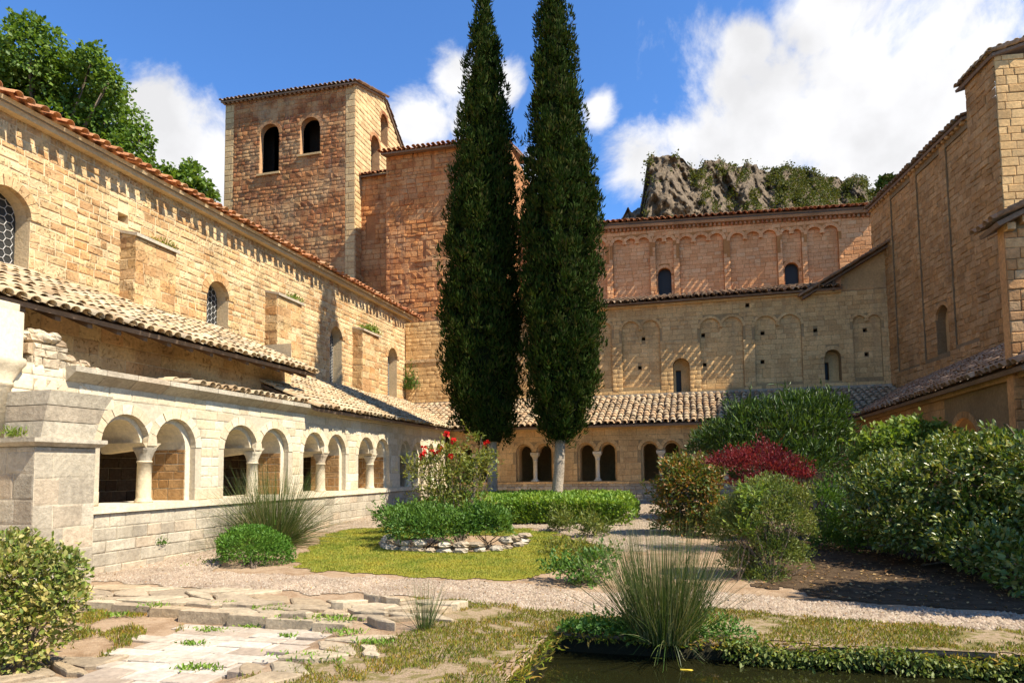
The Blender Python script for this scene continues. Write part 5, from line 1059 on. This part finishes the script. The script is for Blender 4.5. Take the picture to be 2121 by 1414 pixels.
shrub('bed_plant', 'dense green leafy plants filling the right of the round bed', 'bush', B(1010, 1125), cl_px(13.0, (1015, 1080, 44, 42, .1), (985, 1085, 42, 40, 0), (1042, 1092, 22, 28, .1)), 4400, .075, .4, LF['bed'], 453, shell=.5, up=.7, stem=.01)
shrub('bed_plant', 'small green shrub behind the left end of the round bed', 'bush', B(800, 1092), cl_px(15.2, (805, 1070, 30, 22, 0), (840, 1065, 25, 20, .1)), 1300, .08, .4, LF['bed'], 454, up=.6, stem=.01)
# hedge
hb_ = root('low_hedge', 'low clipped bright green hedge below the cypresses', 'hedge', (-3.8, 19, .28)); r = np.random.default_rng(471); n = 24000
u = r.random((n, 3)); hx0, hx1, hy0, hy1 = -7.6, -1.55, 17.35, 21.0; X = hx0+(hx1-hx0)*u[:, 0]; Y = hy0+(hy1-hy0)*u[:, 1]
cut = (((X-(hx0+hx1)/2)/((hx1-hx0)/2))**4+((Y-(hy0+hy1)/2)/((hy1-hy0)/2))**4) < 1; X, Y = X[cut], Y[cut]; n = len(X)
e = np.minimum((Y-hy0), np.minimum(X-hx0, hx1-X)).clip(0); hz = gz(X, Y)+.62*np.minimum(1, (e/.35+.02))**.5+.04*np.sin(X*4)*np.sin(Y*5)
side = r.random(n) < .33; Y2 = np.where(side, hy0+np.abs(r.normal(0, .12, n)), Y); Z = np.where(side, gz(X, Y2)+.02+.58*r.random(n), hz-np.abs(r.normal(0, .06, n)))
P = np.column_stack([X, Y2, Z]); D = np.column_stack([r.normal(0, .6, n), r.normal(0, .5, n)-side*.5, .5+r.random(n)*.6]); l = .07+.06*r.random(n); leaves(P, D, r.normal(size=(n, 3))+np.array([0, -.3, 1.]), l, l*.5, LF['hedge'], hb_, seed=472)
mb = MB(); mb.box((hx0+.5, hy0+.3, .2), (hx1-.5, hy1-.4, .2+.4)); mb.obj('dark_twig_core', M_CORE, hb_)
# low lawn plants and dark shrub
for k, (x, y, lab) in enumerate(((1160, 1100, 'left of two low tufted plants at the back edge of the lawn'), (1230, 1110, 'right of two low tufted plants at the back edge of the lawn'))):
    b = B(x, y); shrub('low_plant', lab, 'plant', b, cl_px(b[1], (x, y-14, 26, 20, 0), (x+18, y-8, 18, 14, .1), (x-14, y-8, 16, 12, 0)), 420, .11, .25, LF['olive'], 481+k, shell=.8, up=.9, stem=.008)
b = B(1200, 1215); shrub('dark_shrub', 'low sprawling dark green shrub at the lawn edge by the gravel', 'shrub', b, cl_px(b[1]+.2, (1190, 1180, 50, 30, 0), (1240, 1160, 40, 28, .2), (1150, 1175, 30, 18, .1), (1210, 1205, 30, 16, -.1), (1250, 1190, 26, 18, .1)), 1700, .065, .5, LF['bed'], 485, shell=.8, lump=.3, stem=.012, nst=14)
b = B(1215, 1150); shrub('low_plant', 'straggly pale weed patch on the right of the lawn', 'plant', b, cl_px(b[1], (1190, 1140, 60, 16, 0), (1240, 1145, 40, 14, 0), (1150, 1130, 36, 12, .3)), 1100, .07, .4, LF['rose'], 486, shell=.9, up=.7, nst=0)
# rushes by the pond
b = np.array([-.35, 6.92, 0.]); rush('big dark spiky rush clump at the corner of the pond', b, 1600, 1.22, .38, 491, .0065, .16, rb=.3)
rush('dead grey rush leaves drooping into the pond below the big clump', np.array([-.3, 6.78, .02]), 90, .55, 1.5, 492, .009, .9, rb=.22)
rush('small thin rush tuft at the end of the flagstones', B(880, 1305), 120, .62, .38, 493, .006, .12, rb=.08)
shrub('low_plant', 'low dark leafy plants round the foot of the big rushes', 'plant', np.array([-.35, 7.0, 0.]), [(np.array([-.75, 7.05, .06]), np.array([.45, .3, .16])), (np.array([-.1, 7.1, .08]), np.array([.45, .3, .2])), (np.array([.3, 7.0, .05]), np.array([.3, .25, .14])), (np.array([-.4, 6.85, .03]), np.array([.4, .16, .14]))], 2600, .045, .5, LF['bed'], 494, shell=.8, nst=0, shoots=12)
# right-hand shrubs
def mid(x, y): return B(x, y)
b = np.array([-.2, 15.8, .15]); shrub('photinia_bush', 'bush with orange-tinged young leaves beside the gravel path', 'bush', b, cl_px(15.6, (1420, 1000, 62, 52, 0), (1385, 1040, 42, 50, 0), (1455, 985, 46, 42, .2), (1460, 1045, 50, 55, .1), (1400, 965, 35, 25, .1), (1390, 1080, 40, 34, 0), (1480, 1075, 48, 48, -.2), (1440, 1090, 48, 36, -.1)), 11500, .085, .5, LF['photinia'], 501, shell=.7, lump=.2, stem=.03, nst=14)
b = np.array([1.0, 10.5, .03]); shrub('olive_shrub', 'feathery olive-green shrub in front of the red bush', 'shrub', b, cl_px(10.7, (1585, 1060, 78, 62, 0), (1540, 1100, 50, 60, 0), (1640, 1070, 48, 50, .1), (1600, 1140, 56, 52, 0), (1530, 1050, 36, 36, .1), (1590, 1010, 56, 28, .1), (1575, 1190, 52, 28, -.1), (1500, 1110, 26, 40, .2), (1655, 1030, 30, 30, 0), (1530, 1165, 40, 40, 0), (1640, 1150, 42, 46, .2), (1500, 1080, 34, 40, .3), (1670, 1100, 28, 36, .2)), 22000, .05, .32, LF['olive'], 502, shell=.75, lump=.22, up=.7, stem=.014, nst=26)
shrub('green_shrub', 'bright green sprig growing through the olive shrub', 'shrub', np.array([.55, 10.4, .03]), cl_px(10.45, (1555, 1050, 18, 36, 0), (1545, 1100, 16, 28, 0)), 260, .09, .45, LF['light'], 503, shell=.8, stem=.01, nst=4)
b = np.array([1.6, 13.2, .1]); shrub('barberry_bush', 'dark red leaved bush in the middle of the right shrubs', 'bush', b, cl_px(13.3, (1575, 960, 70, 34, 0), (1520, 955, 40, 26, 0), (1630, 975, 42, 30, .1), (1580, 930, 20, 22, .1), (1610, 945, 18, 24, 0), (1550, 940, 22, 22, 0), (1660, 985, 30, 14, 0), (1480, 958, 24, 12, .2), (1590, 1000, 70, 30, .2)), 7500, .055, .4, LF['red'], 504, shell=.7, lump=.35, up=1.5, shoots=160, stem=.012, nst=18)
b = np.array([3.0, 19.2, .3]); shrub('oleander_bush', 'large dark green oleander bush in front of the back gallery', 'bush', b, cl_px(19.2, (1600, 900, 120, 75, 0), (1680, 880, 80, 62, .2), (1510, 920, 76, 48, 0), (1740, 930, 50, 50, .2), (1620, 960, 120, 55, -.3), (1660, 838, 46, 26, .2), (1590, 850, 40, 26, .1), (1720, 845, 36, 26, .2), (1460, 925, 36, 34, .1), (1545, 860, 36, 24, 0)), 15000, .19, .17, LF['oleander'], 505, shell=.5, lump=.2, up=.8, stem=.03, nst=16)
b = np.array([4.6, 16.6, .2]); shrub('climber_shrub', 'light green leafy shrub between oleander and big hedge', 'shrub', b, cl_px(16.4, (1850, 925, 70, 44, 0), (1910, 915, 56, 40, 0), (1800, 950, 40, 40, .1), (1880, 880, 30, 16, .1), (1945, 890, 22, 14, 0), (1780, 1000, 36, 50, .1), (1830, 1000, 60, 60, .1)), 5200, .11, .6, LF['light'], 506, shell=.55, lump=.25, stem=.02, nst=12, six=True)
b = np.array([2.9, 14.2, .15]); shrub('fern_plant', 'ferny blue-green plant in the shade beside the big hedge', 'plant', b, cl_px(14., (1710, 1030, 34, 36, 0), (1725, 1080, 34, 36, 0), (1745, 1050, 24, 34, .2), (1760, 1100, 46, 44, .1), (1720, 1120, 40, 36, -.3), (1800, 1120, 50, 46, -.5)), 5200, .10, .18, LF['bed'], 507, shell=.7, up=.9, stem=.01)
b = np.array([5.2, 12.6, .1]); shrub('viburnum_hedge', 'massive broadleaf evergreen hedge filling the right side of the garden', 'hedge', b, cl_px(12.4, (1960, 1010, 130, 90, 0), (2080, 980, 120, 90, -.4), (1850, 1020, 86, 72, .4), (2040, 1090, 120, 72, -.7), (1900, 1090, 100, 60, -.2), (2140, 1080, 110, 90, -1.2), (1790, 1010, 46, 44, .9), (2000, 930, 90, 36, .2), (2090, 920, 70, 30, 0), (2200, 1000, 140, 120, -1), (1830, 965, 50, 30, .6), (2300, 1060, 160, 130, -1.5), (2080, 1150, 90, 60, -1.9), (2000, 1130, 70, 50, -1.2), (2160, 1190, 90, 70, -2.6), (1880, 1120, 60, 40, -.2), (1790, 1070, 50, 50, .3)), 27000, .088, .55, LF['viburnum'], 508, shell=.45, lump=.2, six=True, nobj=300, stem=.035, nst=22, bottom=-.75)
treeD_off = shrub('bay_tree', 'dense evergreen tree standing just outside the right edge of the picture', 'tree', np.array([6.9, 9.3, 0.]), [(np.array([6.7, 8.9, 3.0]), np.array([1.8, 1.1, 2.2])), (np.array([6.4, 8.8, 3.8]), np.array([1.5, 1.0, 1.3])), (np.array([7.6, 9.1, 3.2]), np.array([1.5, 1.1, 1.8]))], 24000, .16, .6, LF['viburnum'], 519, shell=.9, stem=.06, nst=12)
# bank plants hanging over the pond edge
bk = root('bank_plants', 'trailing plants hanging over the edge of the pond', 'plants', (3, 6.85, 0)); r = np.random.default_rng(521); n = 9000; X = .2+r.random(n)*7.5; P = np.column_stack([X, PY1-.04+r.normal(0, .07, n), -.0-.17*r.random(n)**1.3+.04*np.sin(X*5)]); D = np.column_stack([r.normal(0, .5, n), -.6-r.random(n)*.4, -.2+r.normal(0, .5, n)]); l = .03+.04*r.random(n); leaves(P, D, r.normal(size=(n, 3))+np.array([0, -.5, .8]), l, l*.5, LF['olive'], bk, seed=522)
n = 1500; X = PX0+.1+r.random(n)*1.2; P = np.column_stack([X, PY1+.05+r.normal(0, .09, n), .05+.08*r.random(n)]); l = .035+.04*r.random(n); leaves(P, r.normal(size=(n, 3))+np.array([0, -.5, .4]), r.normal(size=(n, 3))+np.array([0, 0, 1.]), l, l*.5, LF['bed'], bk, 'foliage', seed=523)
n = 2600; Yp = 2.5+r.random(n)*4.4; P = np.column_stack([PX0-.06+r.normal(0, .10, n), Yp, gz(PX0-.1, Yp)+.0-.05*r.random(n)]); l = .04+.05*r.random(n); leaves(P, np.column_stack([.5+r.normal(0, .4, n), r.normal(0, .5, n), .3+r.normal(0, .5, n)]), r.normal(size=(n, 3)), l, l*.22, LF['drygrass'], bk, 'edge_grass', seed=524)
n = 3000; Xp = PX0+r.random(n)*9; P = np.column_stack([Xp, PY1+.03+r.normal(0, .10, n), .01-.05*r.random(n)]); l = .04+.05*r.random(n); leaves(P, np.column_stack([r.normal(0, .5, n), -.5+r.normal(0, .4, n), .2+r.normal(0, .5, n)]), r.normal(size=(n, 3)), l, l*.22, LF['drygrass'], bk, 'edge_grass', seed=525)
# weeds and wall plants
WEED = [(440, 1305, 1., 'round weed tuft near the left side of the white paving'), (395, 1336, .8, 'weed tuft in the middle left of the white paving'), (560, 1278, 1.6, 'broad weed patch along the step above the white paving'), (625, 1282, 1.6, 'second broad weed patch along the step, right of the first'), (430, 1390, .8, 'small weed at the bottom edge of the white paving, right of two'), (388, 1393, .7, 'small weed at the bottom edge of the white paving, left of two'), (595, 1320, .5, 'tiny weed alone in the right part of the white paving'), (520, 1297, .8, 'weed tuft between the step and the white paving, near its centre'), (700, 1288, 1.3, 'weed patch where the flagstones meet the white paving'), (470, 1268, 1., 'weed tuft at the left end of the step'), (640, 1365, 1.6, 'weed tuft among the large rough flags at the lower right of the paving'), (715, 1315, 1.2, 'dark weed tuft against the broken flagstones'), (320, 1272, 1.2, 'weed patch on bare earth below the kerb stones'), (250, 1278, 1., 'weed patch below the kerb, nearest the left bush'), (770, 1335, 1., 'weed tuft right of the rough flags at the grass edge')]
for k, (x, y, s, lab) in enumerate(WEED):
    b = onz(x, y, -.09 if x < 600 else 0.); b[2] = float(gz(b[0], b[1])); t = root('weed_tuft', lab, 'weed', tuple(b), 'weeds in the paving joints'); r = np.random.default_rng(600+k); n = int(70*s)+20
    P = b+np.column_stack([r.normal(0, .10*s, n), r.normal(0, .045*s, n), np.abs(r.normal(0, .012, n))+.015]); leaves(P, np.column_stack([r.normal(0, .7, n), r.normal(0, .7, n), np.ones(n)*.8]), r.normal(size=(n, 3))+np.array([0, 0, .5]), .03+.035*r.random(n), .012+.012*r.random(n), LF['hedge'], t, seed=600+k, kind='stuff')
def wallplant(label, c, sx, sy, n, L, seed, mat='light', sz=.05):
    t = root('wall_plant', label, 'plant', tuple(c)); r = np.random.default_rng(seed); P = np.array(c)+np.column_stack([r.normal(0, sx, n), r.normal(0, sy, n), np.abs(r.normal(0, sz, n))]); leaves(P, np.column_stack([r.normal(.2, .6, n), r.normal(0, .6, n), np.ones(n)*.7]), r.normal(size=(n, 3)), L*(.5+r.random(n)), L*.35*(.5+r.random(n)), LF[mat], t, seed=seed)
wallplant('grassy weeds on the cap of the nearest wing buttress', (-12.95, 14.0, 7.48), .1, .22, 160, .09, 631, 'drygrass')
wallplant('grassy weeds on the cap of the middle wing buttress', (-12.95, 19.8, 7.48), .1, .2, 170, .11, 632, 'light')
wallplant('grassy weeds on the cap of the farthest wing buttress', (-12.95, 25.5, 7.5), .1, .3, 260, .16, 633, 'light', .1)
wallplant('bright green fern on the ledge of the foreground buttress', (-9.45, 7.5, 2.22), .1, .05, 110, .07, 634, 'light')
wallplant('weeds at the foot of the arcade wall near the buttress', B(500, 1160)-np.array([.25, 0, 0]), .1, .5, 120, .06, 635, 'light')
c = ony(850, 790, 29.5); wallplant('dark green creeper on the low porch wall', (c[0], c[1]-.05, c[2]-.4), .18, .06, 320, .14, 636, 'bed', .5)
wallplant('little green plant rooted in the arcade wall base', onx(335, 1128, XA+.05), .03, .07, 60, .06, 637, 'ball', .05)
# floating leaves
M_YEL = leafmat('yellow leaf', [(.55, .42, .04), (.6, .45, .06)], .2)
for x, y, a, lab in ((1362, 1362, .05, 'small yellow floating leaf directly below the big rushes'), (1422, 1386, .06, 'yellow floating leaf at the bottom near the drooping rush blades'), (1838, 1378, .09, 'long yellow leaf floating near the right bank')):
    p = onz(x, y, WATER+.004); mb = MB(); mb.add([(p[0]+a*math.cos(q), p[1]+a*.4*math.sin(q), p[2]+.004*math.sin(3*q)) for q in np.linspace(0, 6.28, 10)[:-1]]+[(p[0], p[1], p[2]+.006)], [(i, (i+1) % 9, 9) for i in range(9)]); tag(mb.obj('floating_leaf', M_YEL), lab, 'leaf', 'leaves on the pond')
